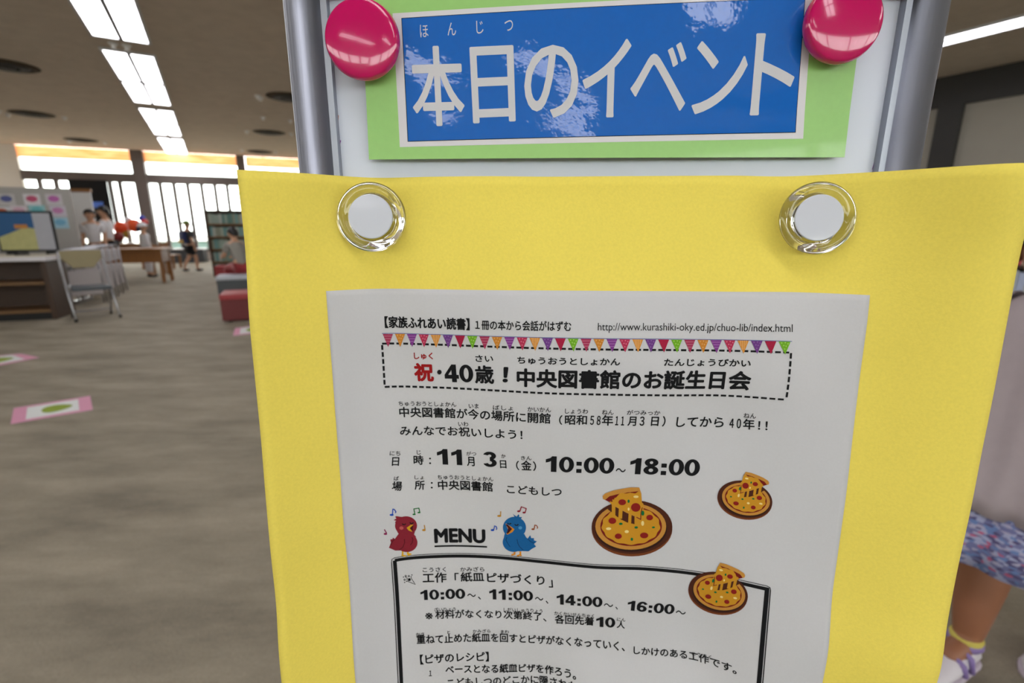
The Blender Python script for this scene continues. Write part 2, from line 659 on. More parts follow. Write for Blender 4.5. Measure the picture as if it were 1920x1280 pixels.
# ------------------------------------------------------------------ yellow backing sheet and the flyer
M_yellow = mat('yellow construction paper', (238, 218, 98), rough=0.85, spec=0.25, var=0.08, scale=900, bump=0.25, bscale=1500, bdist=0.0002, detail=6)
M_paper = mat('white copy paper', (200, 200, 203), rough=0.85, spec=0.25, var=0.035, scale=1200, bump=0.06, bscale=500, bdist=0.0002, detail=6)
ysheet = sheet_mesh('yellow_backing_sheet', M_yellow, -0.4941, 0.8696, -1.80, 0.0996, 96, 100, 0.0, 0.0003)
tag(ysheet, 'large curled yellow construction paper sheet held by two clear magnets', 'paper sheet')
flyer = sheet_mesh('event_flyer', M_paper, -0.3758, 0.6806, -1.60, -0.1264, 110, 120, 0.0004, 0.0001)
tag(flyer, 'white printed event flyer with pizza and bird pictures, pasted on the yellow sheet', 'flyer')

OFF = 0.00055
M_red = mat('dark red print', (150, 20, 22), rough=0.75, spec=0.2)
T = Print(SHEET, OFF)          # heading lines above the border
T.text('【家族ふれあい読書】', 722.5, 614.5, 881, 618.8, 22.5, 0.0, strike=0.03)
T.text('１冊の本から会話がはずむ', 891.3, 617.3, 1070.8, 620.8, 19, 0.0, strike=0.02)
T.text('http://www.kurashiki-oky.ed.jp/chuo-lib/index.html', 1120.5, 623.2, 1484.7, 626.6, 18.8, 0.0)
T.build('heading_lines', [M_ink], flyer)
T = Print(SHEET, OFF)
T.text('しゅく', 777, 672.8, 812.5, 673.2, 13, 0.0, 1, strike=0.03)
T.text('祝', 778, 713.9, 814.6, 714.6, 34.5, 0.0, 1, strike=0.042)
T.ell(824.2, 696.7, 4.2, 4.4, 0)
T.text('40', 835, 715.4, 888.5, 716.2, 33, -1.0)
T.text('歳', 891, 718, 927, 719, 34.5, 0.0, strike=0.03)
T.text('！', 942, 715.8, 952, 716.2, 29, 0.0, lean=0.08, strike=0.045)
T.text('中央図書館のお誕生日会', 968.8, 724, 1404.9, 731.6, 36, 0.0, strike=0.036)
T.text('さい', 891.7, 677.2, 925, 678, 12.6, 0.0, strike=0.03)
T.text('ちゅうおうとしょかん', 969.8, 681.2, 1162, 684.8, 14, 0.0, strike=0.03)
T.text('たんじょうびかい', 1244, 685.4, 1406, 687.6, 14, 0.0, strike=0.03)
T.build('title_lettering', [M_ink, M_red], flyer)
# dashed border
D = Print(SHEET, OFF)


def dashes(a, b_, n, ln=0.70, w=3.8, start=0.0):
    qa, qb = Vector(a), Vector(b_)
    for i in range(n):
        s0 = (i + start) / n
        s1 = min(1.0, (i + start + ln) / n)
        D.stroke([tuple(qa.lerp(qb, s0)), tuple(qa.lerp(qb, s1))], w, step=6)


def sheet_line(pts_px, n):
    """pixel points on the straight sheet line between two printed points"""
    a, c = sheet_uv(*pts_px[0]), sheet_uv(*pts_px[1])
    out = []
    for i in range(n + 1):
        q = a.lerp(c, i / n)
        p = sheet(q.x, q.y) - Vector((0, 0, HC))
        zc = p.y * CP - p.z * SP
        yc = p.y * SP + p.z * CP
        out.append((960 + F_PX * p.x / zc, 640 - F_PX * yc / zc))
    return out


for a, c, n in [((717, 643.5), (1483, 660.3), 55), ((721.9, 724.4), (1473, 748.3), 55), ((717, 646), (722, 724), 6), ((1481.8, 661), (1472.8, 748), 6)]:
    L = sheet_line((a, c), n)
    for i in range(n):
        dashes(L[i], L[i + 1], 1)
D.build('dashed_border', [M_ink], flyer)
# pennants
FLAGC = [(160, 52, 84), (196, 128, 48), (124, 58, 136), (176, 50, 82), (206, 138, 58), (108, 62, 132), (160, 30, 62), (112, 170, 40)]
FLAGL = [(186, 110, 130), (216, 168, 108), (164, 110, 172), (214, 130, 148), (222, 176, 120), (146, 108, 164), (176, 60, 90), (170, 206, 110)]
mats_f = [mat('pennant print %d' % i, c, rough=0.8, spec=0.2, var=0.22, scale=2500) for i, c in enumerate(FLAGC)]
mats_l = [mat('pennant pattern %d' % i, c, rough=0.8, spec=0.2) for i, c in enumerate(FLAGL)]
M_string = mat('blue grey print', (90, 100, 150), rough=0.8)
FL = Print(SHEET, OFF + 0.00006)
L = sheet_line(((716.7, 624.4), (1483.5, 639.2)), 32)
FL.stroke([L[0], L[-1]], 1.4, 16, step=10)
for i in range(32):
    (xa, ya), (xb, yb) = L[i], L[i + 1]
    w = xb - xa
    k = i % 8
    x0, x1, xm = xa + 0.06 * w, xa + 0.90 * w, xa + 0.50 * w
    y0 = ya + 0.8
    hgt = 24.5
    FL.poly([(x0, y0), (x1, y0 + 0.3), (xm + 0.3, y0 + hgt)], k)
    if k in (0, 2):
        for q in (0.14, 0.34, 0.54):
            xx0, xx1 = x0 + (xm - x0) * q, x1 + (xm - x1) * q
            FL.poly([(xx0, y0 + hgt * q), (xx1, y0 + hgt * q), (xx1 - 0.6, y0 + hgt * (q + 0.05)), (xx0 + 0.6, y0 + hgt * (q + 0.05))], 8 + k, 0.00003)
    elif k == 4:
        for q in (0.25, 0.42, 0.6, 0.78):
            xx = x0 + (x1 - x0) * q
            dd = hgt * (1 - abs(q - 0.5) * 2) * 0.85
            FL.poly([(xx - 0.5, y0), (xx + 0.5, y0), (xx + 0.5 + (0.5 - q) * 4, y0 + dd), (xx - 0.5 + (0.5 - q) * 4, y0 + dd)], 8 + k, 0.00003)
    elif k in (1, 3, 5, 7):
        for (q, t) in ((0.25, 0.12), (0.55, 0.1), (0.78, 0.18), (0.42, 0.32), (0.62, 0.36), (0.5, 0.58)):
            FL.ell(x0 + (x1 - x0) * q, y0 + hgt * t, 1.1, 1.1, 8 + k, 0.00003, n=8)
FL.build('pennant_garland', mats_f + mats_l + [M_string], flyer)
# body text
T = Print(SHEET, OFF)
B0, B1 = 0.0, 0.00001
ITEMS = [
 ('中央図書館が今の場所に開館', 749.6, 781.4, 1032, 793.4, 19.5, B0), ('（', 1047.7, 795, 1054, 795.2, 18, B0), ('昭和', 1058.6, 795, 1100, 795.6, 18.5, B0),
 ('５８', 1105.6, 795.3, 1125.3, 795.8, 17.4, B0), ('年', 1127.5, 796.6, 1148.7, 797, 20, B0), ('１', 1152.5, 796, 1158.5, 796.2, 17, B0), ('１', 1163.5, 796.4, 1169.5, 796.5, 17, B0),
 ('月', 1175.6, 797, 1191.8, 797.4, 17.5, B0), ('３', 1198, 796.8, 1207, 797, 17.3, B0), ('日', 1219.4, 797.2, 1233.6, 797.5, 17.2, B0),
 ('）', 1240, 798.4, 1246, 798.6, 19.5, B0), ('してから', 1266.4, 799.4, 1355, 800.6, 19, B0), ('４０', 1366, 801, 1387.8, 802, 18, B0),
 ('年', 1391.8, 803.6, 1413.5, 804.4, 20, B0), ('！', 1420, 804.2, 1424, 804.4, 16, B0), ('！', 1433.6, 805.2, 1437.7, 805.4, 16.5, B0),
 ('ちゅうおうとしょかん', 748, 760.4, 856, 762, 9, B1), ('いま', 879.4, 764.4, 898, 764.8, 9, B1), ('ばしょ', 924.4, 767.2, 962, 768.6, 9, B1),
 ('かいかん', 989, 770.4, 1033, 771.8, 9, B1), ('しょうわ', 1059, 774.2, 1102, 775, 9.3, B1), ('ねん', 1128, 776.2, 1149.8, 776.6, 9.3, B1),
 ('がつみっか', 1174.5, 776.6, 1237, 777.4, 9.3, B1), ('ねん', 1392.7, 782.6, 1415.8, 783.6, 9.6, B1),
 ('みんなでお祝いしよう！', 751, 816, 979.7, 823.4, 18, B0), ('いわ', 859.7, 797.8, 878.4, 798.4, 8.8, B1),
 ('にち', 731, 852.9, 751, 853, 8.6, B1), ('日', 735, 872, 748.5, 872, 16.2, B0), ('じ', 782, 850.8, 789.8, 850.9, 8.2, B1), ('時', 776, 870, 795, 870.2, 18, B0),
 ('：', 805, 868.6, 808.8, 868.7, 12, B0), ('月', 876, 872.2, 890.6, 872.8, 17.4, B0), ('がつ', 874.7, 852.6, 893.4, 853.2, 7.6, B1),
 ('日', 937.9, 876.4, 950, 876.8, 15, B0), ('か', 939.8, 857.2, 948.4, 857.6, 7.2, B1), ('（', 968, 880, 974, 880.2, 17.5, B0), ('金', 977.5, 880, 997, 880.6, 18.5, B0),
 ('）', 999.5, 881.4, 1005.5, 881.6, 18, B0), ('きん', 977, 861, 996.6, 861.6, 7.8, B1), ('〜', 1153.8, 883.6, 1172.4, 884, 7.4, B0),
 ('場', 734.6, 918.8, 753.4, 918.8, 17.6, B0), ('ば', 738.8, 899.4, 748, 899.4, 8, B1), ('所', 778, 916.8, 796.9, 916.8, 17.4, B0), ('しょ', 777.8, 897.2, 795.4, 897.2, 7.2, B1),
 ('：', 808, 914.2, 811.8, 914.3, 12, B0), ('中央図書館', 822, 917.2, 924.4, 920.6, 18.4, B0), ('ちゅうおうとしょかん', 821, 897.6, 925.3, 901.2, 8.2, B1),
 ('こどもしつ', 950.6, 923, 1052.8, 929, 16, B0),
 ('こうさく', 793, 1071, 836.6, 1069.8, 8.6, B1), ('工作', 793, 1091.2, 838, 1090, 19, 0.00002), ('「', 852.8, 1086, 860.6, 1086, 13.8, 0.00002),
 ('紙皿', 864.4, 1089, 908.4, 1088.6, 18, 0.00002), ('かみざら', 863.4, 1069.8, 908.4, 1069.6, 8.6, B1), ('ピザづくり', 913.5, 1090, 1021, 1095.4, 18, 0.00002),
 ('」', 1029, 1099.4, 1037, 1099.6, 14.2, 0.00002),
 ('〜', 876.6, 1117, 892.5, 1117, 6, B0), ('、', 896.4, 1122, 902, 1122, 5.6, B0), ('〜', 1003, 1123.2, 1018.5, 1124, 6.2, B0), ('、', 1022.8, 1129.6, 1028, 1130, 5.6, B0),
 ('〜', 1131.6, 1135.2, 1149, 1136.2, 6.4, B0), ('、', 1153, 1140.4, 1158, 1140.8, 5.2, B0), ('〜', 1266, 1148.6, 1284.7, 1150.4, 6.6, B0),
 ('※', 797.8, 1159, 811.9, 1159, 12.4, B0), ('材料がなくなり次第終了', 816.6, 1158.6, 1015.3, 1162, 16, B0), ('、', 1018, 1163, 1024.7, 1163.4, 5.6, B0),
 ('各回先着', 1040, 1167, 1113, 1171.2, 16.8, B0), ('ざいりょう', 814.7, 1144.4, 854.6, 1143.2, 7.2, B1), ('しだいしゅうりょう', 944.6, 1144.6, 1017, 1147.4, 7.2, B1),
 ('かくかいせんちゃく', 1039, 1151.2, 1113.6, 1156.4, 7, B1), ('人', 1155.6, 1175, 1171, 1176.6, 13.8, B0), ('にん', 1156, 1162, 1172, 1163.4, 6.4, B1),
 ('重ねて止めた紙皿を回すとピザがなくなっていく、', 781.9, 1205.6, 1171, 1219.6, 16.4, B0), ('しかけのある工作です。', 1187.4, 1224, 1380, 1262.5, 16.8, B0),
 ('かさ', 780.4, 1191.4, 796.5, 1190.4, 7.2, B1), ('と', 839, 1186.4, 844.7, 1186, 6, B1), ('かみざら', 886.5, 1184.4, 919.7, 1184.2, 6.6, B1),
 ('まわ', 939, 1185.2, 954.4, 1185.4, 6.2, B1), ('こうさく', 1296.8, 1226, 1334, 1233.4, 6.4, B1),
 ('【ピザのレシピ】', 788.5, 1244, 917, 1238, 17.8, B0), ('１', 804.4, 1265.4, 810, 1265.2, 10.4, B0), ('ベースとなる紙皿ピザを作ろう。', 835.9, 1262, 1080, 1273, 16.5, B0),
 ('かみざら', 937.5, 1248.2, 969.4, 1248.6, 6.4, B1), ('つく', 1022.8, 1253, 1036.9, 1254, 6, B1), ('2', 807, 1290, 814, 1289.6, 11, B0),
 ('こどもしつのどこかに隠された', 840, 1287, 1082, 1295, 16, B0), ('かく', 1007.8, 1273, 1021, 1274, 6, B1),
]
blocks = {}
for it in ITEMS:
    y = it[2]
    nm = 'opening_paragraph' if y < 830 else 'date_line' if y < 888 else 'place_line' if y < 940 else 'craft_notice' if y < 1235 and it[0] != 'しかけのある工作です。' else 'recipe_lines'
    B = blocks.setdefault(nm, Print(SHEET, OFF))
    B.text(*it, strike=(0.024 if it[6] == 0.00002 else 0.012 if it[6] == B1 else 0.022))
BD = -1.0
T = blocks['date_line']
for it in [('11', 820.9, 869.6, 867.2, 870.8, 29, BD), ('3', 907, 873.6, 931.9, 874.6, 28.4, BD), ('10:00', 1022.8, 882.6, 1150.5, 887, 29.6, BD),
           ('18:00', 1179.6, 887.4, 1310, 891.6, 30.4, BD),
           ('10:00', 789.4, 1123.4, 872.8, 1120.8, 19, BD), ('11:00', 917.8, 1121.8, 999.4, 1125, 19, BD), ('14:00', 1043.6, 1131, 1129, 1136.6, 19, BD),
           ('16:00', 1175.3, 1142, 1262.8, 1150, 19, BD), ('10', 1117.4, 1172.8, 1153, 1175, 18.8, BD),
           ('MENU', 815, 1017, 910.7, 1017.4, 27, 0.0)]:
    B = blocks['date_line'] if it[2] < 890 else blocks['craft_notice']
    if it[0] == 'MENU':
        B = blocks['menu_heading'] = T = Print(SHEET, OFF)
    B.text(*it, strike=0.0 if it[0] != 'MENU' else 0.052)
T.stroke([(815, 1022.6), (913.4, 1023.6)], 3.2)
for nm, B in blocks.items():
    B.build(nm, [M_ink], flyer)
# the menu frame
FR = Print(SHEET, OFF)
TL, TR = (735.4, 1045.8), (1443.4, 1098.4)
BLp, BRp = (759.5, 1500), (1403.5, 1504)
FR.stroke([(734.6, 1052), BLp, BRp, (1443.4, 1104)], 1.4, step=8)
Lt = sheet_line(((739, 1044.3), (1438, 1096.8)), 1)
FR.stroke([(734.6, 1052), (735.4, 1046.8), (740, 1044.2), (1436, 1096.2), (1442.4, 1099.4), (1443.4, 1104)], 1.4, step=8)
FR.stroke([(740.6, 1049), (1437, 1102.5), (1397.5, 1498), (765, 1494)], 5.8, step=8, close=True)
FR.build('menu_frame', [M_ink], flyer)
# ------------------------------------------------------------------ pictures printed on the flyer
C_ = lambda n, c: mat('print ' + n, c, rough=0.8, spec=0.2, var=0.05, scale=1500)
P_RED, P_REDD, P_BLUE, P_BLUED = C_('bird red', (128, 32, 46)), C_('bird dark red', (84, 18, 28)), C_('bird blue', (20, 92, 150)), C_('bird dark blue', (14, 58, 104))
P_YEL, P_ORG, P_MOUTH, P_CHEEKR, P_CHEEKB = C_('beak yellow', (210, 160, 30)), C_('beak orange', (206, 130, 28)), C_('mouth brown', (66, 16, 14)), C_('cheek pink', (186, 84, 84)), C_('cheek blue', (72, 140, 190))
N_BLUE, N_GRN, N_ORG, N_PUR, N_BRN, N_CRI = C_('note blue', (24, 70, 168)), C_('note green', (24, 104, 44)), C_('note ochre', (178, 126, 34)), C_('note plum', (128, 28, 78)), C_('note brown', (148, 76, 34)), C_('note crimson', (134, 26, 44))


def mapper(x0, y0, s):
    return lambda pts: [(x0 + x / s, y0 + y / s) for x, y in pts]


def bird(name, x0, y0, s, head, body, polys, beak, mouth, eyes, lines, legs, cheek, mats, label, notes):
    m = mapper(x0, y0, s)
    P = Print(SHEET, OFF + 0.00002)

    def E(c, mi, lift):
        (cx, cy), = m([(c[0], c[1])])
        P.ell(cx, cy, c[2] / s, c[3] / s, mi, lift, n=36)
    for l_ in legs:
        P.stroke(m(l_), 34 / s, 3, 0.0, step=4)
    E(head, 0, 0.00002)
    E(body, 0, 0.00002)
    for q in polys:
        P.poly(m(q), 0, 0.00002)
    E(cheek, 5, 0.00004)
    for l_ in lines:
        P.stroke(m(l_), 16 / s, 1, 0.00004, step=4)
    for e in eyes:
        P.stroke(m(e), 22 / s, 4, 0.00005, step=4)
    P.poly(m(beak), 2, 0.00006)
    P.poly(m(mouth), 6, 0.00008)
    k = 7
    nm = []
    for kind, nmat, pts, heads in notes:
        nm.append(nmat)
        P.stroke(m(pts), 20 / s, k, 0.00002, step=4)
        for hx, hy, rx, ry in heads:
            E((hx, hy, rx, ry), k, 0.00002)
        k += 1
    return P.build(name, list(mats) + nm, flyer, label)


bird('bird_picture', 715, 940, 11.638, (545, 510, 240, 205), (560, 880, 235, 205),
     [[(380, 690), (300, 800), (260, 768), (250, 800), (200, 810), (215, 880), (172, 990), (250, 1024), (310, 1052), (420, 1050), (560, 1000), (560, 760)],
      [(350, 640), (740, 640), (720, 700), (770, 760), (330, 780), (385, 690)],
      [(305, 312), (340, 302), (460, 322), (560, 400), (330, 500), (304, 432), (330, 405), (275, 388), (335, 352)]],
     [(708, 484), (640, 494), (558, 555), (600, 612), (682, 642), (625, 562)], [(708, 490), (625, 560), (704, 628), (690, 560)],
     [[(465, 462), (482, 484), (512, 488), (540, 464)], [(628, 436), (650, 462), (680, 462), (708, 438)]],
     [[(510, 800), (515, 880), (474, 980), (400, 1034)], [(676, 760), (694, 810), (680, 880), (640, 930)], [(300, 800), (240, 860), (215, 930)]],
     [[(470, 1060), (472, 1120), (460, 1172)], [(470, 1160), (545, 1170)], [(585, 1060), (582, 1120), (660, 1132)], [(575, 1110), (610, 1160)]],
     (445, 560, 45, 36), [P_RED, P_REDD, P_YEL, P_YEL, M_ink, P_CHEEKR, P_MOUTH], 'red singing bird with coloured notes',
     [('a', N_BLUE, [(250, 275), (258, 150), (285, 152), (325, 205), (310, 235)], [(232, 275, 45, 22)]),
      ('b', N_GRN, [(738, 262), (715, 145), (825, 128), (846, 222)], [(720, 264, 36, 16), (826, 224, 34, 16)]),
      ('c', N_ORG, [(958, 595), (942, 495)], [(934, 606, 40, 22)]), ('d', N_PUR, [(122, 670), (72, 590)], [(96, 688, 38, 22)])])
bird('bird_picture', 910, 940, 11.636, (635, 550, 252, 235), (620, 870, 242, 210),
     [[(690, 790), (850, 720), (920, 792), (978, 715), (1000, 780), (1060, 780), (1060, 830), (1126, 850), (1060, 905), (1106, 965), (1020, 1010), (940, 1068), (820, 1062), (640, 1070), (640, 860)],
      [(420, 690), (850, 690), (900, 780), (400, 790)],
      [(598, 250), (664, 300), (690, 310), (716, 262), (742, 282), (732, 320), (800, 322), (770, 370), (620, 380), (640, 320)]],
     [(438, 458), (560, 530), (636, 585), (590, 650), (482, 702), (458, 682), (500, 590)], [(442, 478), (500, 560), (464, 672), (492, 684), (584, 580), (486, 482)],
     [[(480, 450), (510, 470), (540, 470), (562, 450)], [(640, 476), (660, 498), (695, 500), (722, 476)]],
     [[(690, 800), (712, 900), (750, 970), (830, 1045)], [(470, 760), (450, 820), (480, 880), (540, 970)], [(920, 790), (980, 850), (1060, 890)]],
     [[(640, 1070), (636, 1130), (568, 1148)], [(764, 1070), (764, 1140), (690, 1172)], [(764, 1140), (784, 1172)]],
     (762, 555, 40, 34), [P_BLUE, P_BLUED, P_ORG, P_ORG, M_ink, P_CHEEKB, P_MOUTH], 'blue singing bird with coloured notes',
     [('a', N_ORG, [(334, 290), (336, 196)], [(304, 298, 44, 22)]),
      ('b', N_CRI, [(752, 200), (784, 100), (892, 136), (868, 226)], [(728, 196, 36, 20), (844, 224, 36, 20)]),
      ('c', N_BLUE, [(186, 595), (205, 515), (240, 530), (252, 575), (236, 600)], [(158, 606, 40, 22)]),
      ('d', N_BRN, [(1066, 570), (1080, 495), (1118, 505), (1140, 545), (1128, 572)], [(1040, 585, 36, 20)])])

Z_DK, Z_BR, Z_CR, Z_SAU, Z_CH = C_('tray dark brown', (72, 34, 20)), C_('tray brown', (112, 58, 26)), C_('crust', (190, 134, 58)), C_('sauce', (112, 24, 18)), C_('cheese', (196, 140, 34))
Z_PEP, Z_GRN, Z_CRM, Z_SHD = C_('pepperoni', (134, 28, 22)), C_('basil', (16, 104, 54)), C_('cream', (232, 210, 140)), C_('tray shade brown', (44, 22, 16))


def pizza(cx, cy, k, mirror, rot):
    P = Print(SHEET, OFF + 0.00004)
    c, s = math.cos(rot), math.sin(rot)

    def m(pts):
        out = []
        for x, y in pts:
            x, y = (x - 720) * k * (-1 if mirror else 1), (y - 750) * k
            out.append((cx + x * c - y * s, cy + x * s + y * c))
        return out

    def E(x, y, rx, ry, mi, lift, wav=0.0, n=40):
        P.poly(m([(x + rx * math.cos(t) * (1 + wav * math.sin(13 * t)), y + ry * math.sin(t) * (1 + wav * math.sin(13 * t))) for t in [2 * math.pi * i / n for i in range(n)]]), mi, lift)
    u = 0.00002
    E(720, 765, 645, 440, 1, 0)
    E(720, 735, 645, 430, 0, u)
    E(705, 760, 575, 372, 8, 2 * u)
    E(700, 725, 565, 372, 2, 3 * u)
    E(705, 722, 492, 316, 3, 4 * u)
    E(702, 715, 462, 298, 4, 5 * u, 0.022, 90)
    P.poly(m([(330, 450), (395, 380), (880, 330), (870, 560), (770, 690), (640, 660), (520, 600), (400, 500)]), 0, 6 * u)
    for a, b_, w in [((425, 370), (425, 540), 52), ((540, 430), (530, 600), 56), ((690, 500), (680, 700), 44), ((790, 540), (790, 720), 56), ((850, 560), (850, 700), 60)]:
        P.stroke(m([a, b_]), w * k, 4, 7 * u, step=4)
    P.poly(m([(850, 320), (900, 360), (900, 620), (800, 640), (850, 560)]), 4, 7 * u)
    P.poly(m([(250, 240), (285, 200), (420, 150), (560, 122), (700, 100), (835, 102), (868, 200), (882, 420), (856, 612), (790, 575), (640, 510), (400, 380), (350, 330), (255, 285)]), 2, 8 * u)
    P.poly(m([(290, 300), (360, 240), (520, 200), (400, 330), (350, 330)]), 3, 9 * u)
    P.poly(m([(360, 335), (540, 190), (700, 190), (820, 170), (868, 210), (876, 420), (852, 590), (790, 565), (640, 500), (400, 372)]), 4, 9 * u)
    P.poly(m([(580, 196), (650, 178), (750, 168), (824, 160), (770, 196), (690, 184), (630, 196)]), 3, 10 * u)
    P.stroke(m([(882, 420), (862, 500), (856, 610), (790, 575)]), 14 * k, 3, 10 * u, step=4)
    for x, y, rx, ry in [(562, 336, 62, 48), (778, 418, 76, 70), (405, 632, 62, 50), (1000, 580, 54, 44), (500, 878, 56, 44), (912, 865, 66, 46)]:
        E(x, y, rx, ry, 5, 11 * u, n=20)
    for x, y, rx, ry in [(664, 320, 20, 28), (890, 510, 26, 42), (540, 680, 32, 20), (785, 738, 30, 20), (1060, 736, 26, 16), (716, 926, 22, 26)]:
        E(x, y, rx, ry, 6, 11 * u, n=8)
    for x, y, rx, ry in [(782, 248, 42, 20), (664, 446, 16, 24), (888, 672, 24, 40), (345, 758, 42, 22), (634, 804, 34, 24)]:
        E(x, y, rx, ry, 7, 11 * u, n=12)
    return P.build('pizza_picture', [Z_DK, Z_BR, Z_CR, Z_SAU, Z_CH, Z_PEP, Z_GRN, Z_CRM, Z_SHD], flyer)


pizza(1184.4, 987.9, 1 / 8.533, False, 0.0)
pizza(1395.4, 935.5, 0.0803, True, 0.20)
pizza(1345.3, 1110.0, 0.0873, True, 0.24)
m = mapper(745, 1065, 32.0)
P = Print(SHEET, OFF)
P.stroke(m([(490, 460), (700, 620), (640, 740), (1090, 920), (830, 520)]), 1.0, step=4)
P.stroke(m([(540, 590), (720, 700)]), 0.9, step=4)
P.ell(*m([(745, 630)])[0], 2.4, 2.6)
for x, y in [(890, 355), (845, 465), (385, 480), (570, 730), (455, 805)]:
    P.ell(*m([(x, y)])[0], 1.1, 1.1, n=10)
for x, y in [(515, 400), (700, 410), (450, 630)]:
    P.stroke(m([(x + 62 * math.cos(t) * (1 - t / 14), y + 62 * math.sin(t) * (1 - t / 14)) for t in [i * 0.6 for i in range(16)]]), 0.7, step=3)
P.build('party_popper_picture', [M_ink], flyer)

# ------------------------------------------------------------------ magnets
M_mag = mat('magenta plastic', (196, 0, 92), rough=0.12, spec=0.5, coat=0.6, var=0.03)
M_acr = bpy.data.materials.new('clear acrylic')
M_acr.use_nodes = True
pb = M_acr.node_tree.nodes['Principled BSDF']
pb.inputs['Base Color'].default_value = (0.97, 0.98, 1, 1)
pb.inputs['Roughness'].default_value = 0.02
pb.inputs['IOR'].default_value = 1.49
pb.inputs['Transmission Weight'].default_value = 1.0
M_disc = mat('magnet face white', (200, 204, 214), rough=0.35, coat=0.4, var=0.02)


def facing(name, label, cat, p, n, group=None):
    o = thing(name, label, cat, p, 0, group)
    o.rotation_mode = 'QUATERNION'
    o.rotation_quaternion = n.to_track_quat('Z', 'Y')
    return o


for (px, py), r, side in [((676, 70), 0.0140, 'left'), ((1589, 36), 0.0143, 'right')]:
    q = on_y(px, py, 0.2045 - 0.0055)
    o = facing('round_magnet', 'magenta domed magnet at the %s upper corner of the green card' % side, 'magnet', Vector((q.x, 0.2053, q.z)), Vector((0, -1, 0)), 'magenta magnets')
    prof = [(r * 0.90, 0.0), (r * 0.98, 0.002), (r, 0.0036), (r * 0.99, 0.0046), (r * 0.96, 0.0054)]
    for i in range(1, 12):
        a = i / 11 * math.pi / 2
        prof.append((r * 0.96 * math.cos(a), 0.0054 + 0.0017 * math.sin(a)))
    MB().lathe(prof, 64).build('magnet_cap', M_mag, o, smooth=True)
for (px, py), side in [((705, 412), 'left'), ((1514, 414), 'right')]:
    uv = sheet_uv(px, py)
    n = sheet_normal(uv.x, uv.y)
    n = (n * 0.35 + Vector((0, -1, 0)) * 0.65).normalized()
    p = sheet(uv.x, uv.y) + n * 0.0009
    o = facing('clear_magnet', 'clear acrylic disc magnet with pale centre at the %s top of the yellow sheet' % side, 'magnet', p, n, 'clear magnets')
    prof = [(0.0090, 0.0), (0.0092, 0.0006), (0.0094, 0.0028), (0.0102, 0.0042), (0.0118, 0.0052), (0.0132, 0.0062), (0.0136, 0.0072), (0.0134, 0.0082),
            (0.0122, 0.0088), (0.0110, 0.0090), (0.0098, 0.0086), (0.0094, 0.0084), (0.0001, 0.0084)]
    MB().lathe(prof, 64).build('acrylic_body', M_acr, o, smooth=True)
    MB().lathe([(0.0086, 0.0085), (0.0086, 0.0089), (0.0083, 0.0091), (0.0001, 0.0091)], 48).build('face_disc', M_disc, o, smooth=False)
    MB().lathe([(0.0078, -0.0007), (0.0078, -0.0001), (0.0001, -0.0001)], 40).build('magnet_core', M_black, o)
# ================================================================== THE ROOM
YAW = math.radians(31.2)
AX = Vector((-math.sin(YAW), math.cos(YAW), 0))     # long axis of the hall
BX = Vector((math.cos(YAW), math.sin(YAW), 0))


def W(s, n, z=0.0):
    return AX * s + BX * n + Vector((0, 0, z))


M_floor = bpy.data.materials.new('grey brown carpet')
M_floor.use_nodes = True
nt = M_floor.node_tree
pb = nt.nodes['Principled BSDF']
pb.inputs['Roughness'].default_value = 0.75
pb.inputs['Specular IOR Level'].default_value = 0.25
tc = nt.nodes.new('ShaderNodeTexCoord')
mp = nt.nodes.new('ShaderNodeMapping')
mp.inputs['Rotation'].default_value = (0, 0, math.radians(-14))
mp.inputs['Scale'].default_value = (1.0, 3.2, 1)
nt.links.new(tc.outputs['Object'], mp.inputs[0])
n1 = nt.nodes.new('ShaderNodeTexNoise')
n1.inputs['Scale'].default_value = 1.6
n1.inputs['Detail'].default_value = 6
n1.inputs['Roughness'].default_value = 0.65
nt.links.new(mp.outputs[0], n1.inputs['Vector'])
n2 = nt.nodes.new('ShaderNodeTexNoise')
n2.inputs['Scale'].default_value = 140
n2.inputs['Detail'].default_value = 3
nt.links.new(tc.outputs['Object'], n2.inputs['Vector'])
cr = nt.nodes.new('ShaderNodeValToRGB')
cr.color_ramp.elements[0].position = 0.32
cr.color_ramp.elements[0].color = lin((132, 124, 108)) + (1,)
cr.color_ramp.elements[1].position = 0.66
cr.color_ramp.elements[1].color = lin((172, 162, 143)) + (1,)
nt.links.new(n1.outputs['Fac'], cr.inputs[0])
mx = nt.nodes.new('ShaderNodeMix')
mx.data_type = 'RGBA'
mx.blend_type = 'MULTIPLY'
mx.inputs[0].default_value = 0.35
nt.links.new(cr.outputs[0], mx.inputs[6])
nt.links.new(n2.outputs['Color'], mx.inputs[7])
bc = nt.nodes.new('ShaderNodeRGBToBW')
nt.links.new(n2.outputs['Color'], bc.inputs[0])
nt.links.new(bc.outputs[0], mx.inputs[7])
nt.links.new(mx.outputs[2], pb.inputs['Base Color'])
bp = nt.nodes.new('ShaderNodeBump')
bp.inputs['Strength'].default_value = 0.4
bp.inputs['Distance'].default_value = 0.004
nt.links.new(n2.outputs['Fac'], bp.inputs['Height'])
nt.links.new(bp.outputs[0], pb.inputs['Normal'])

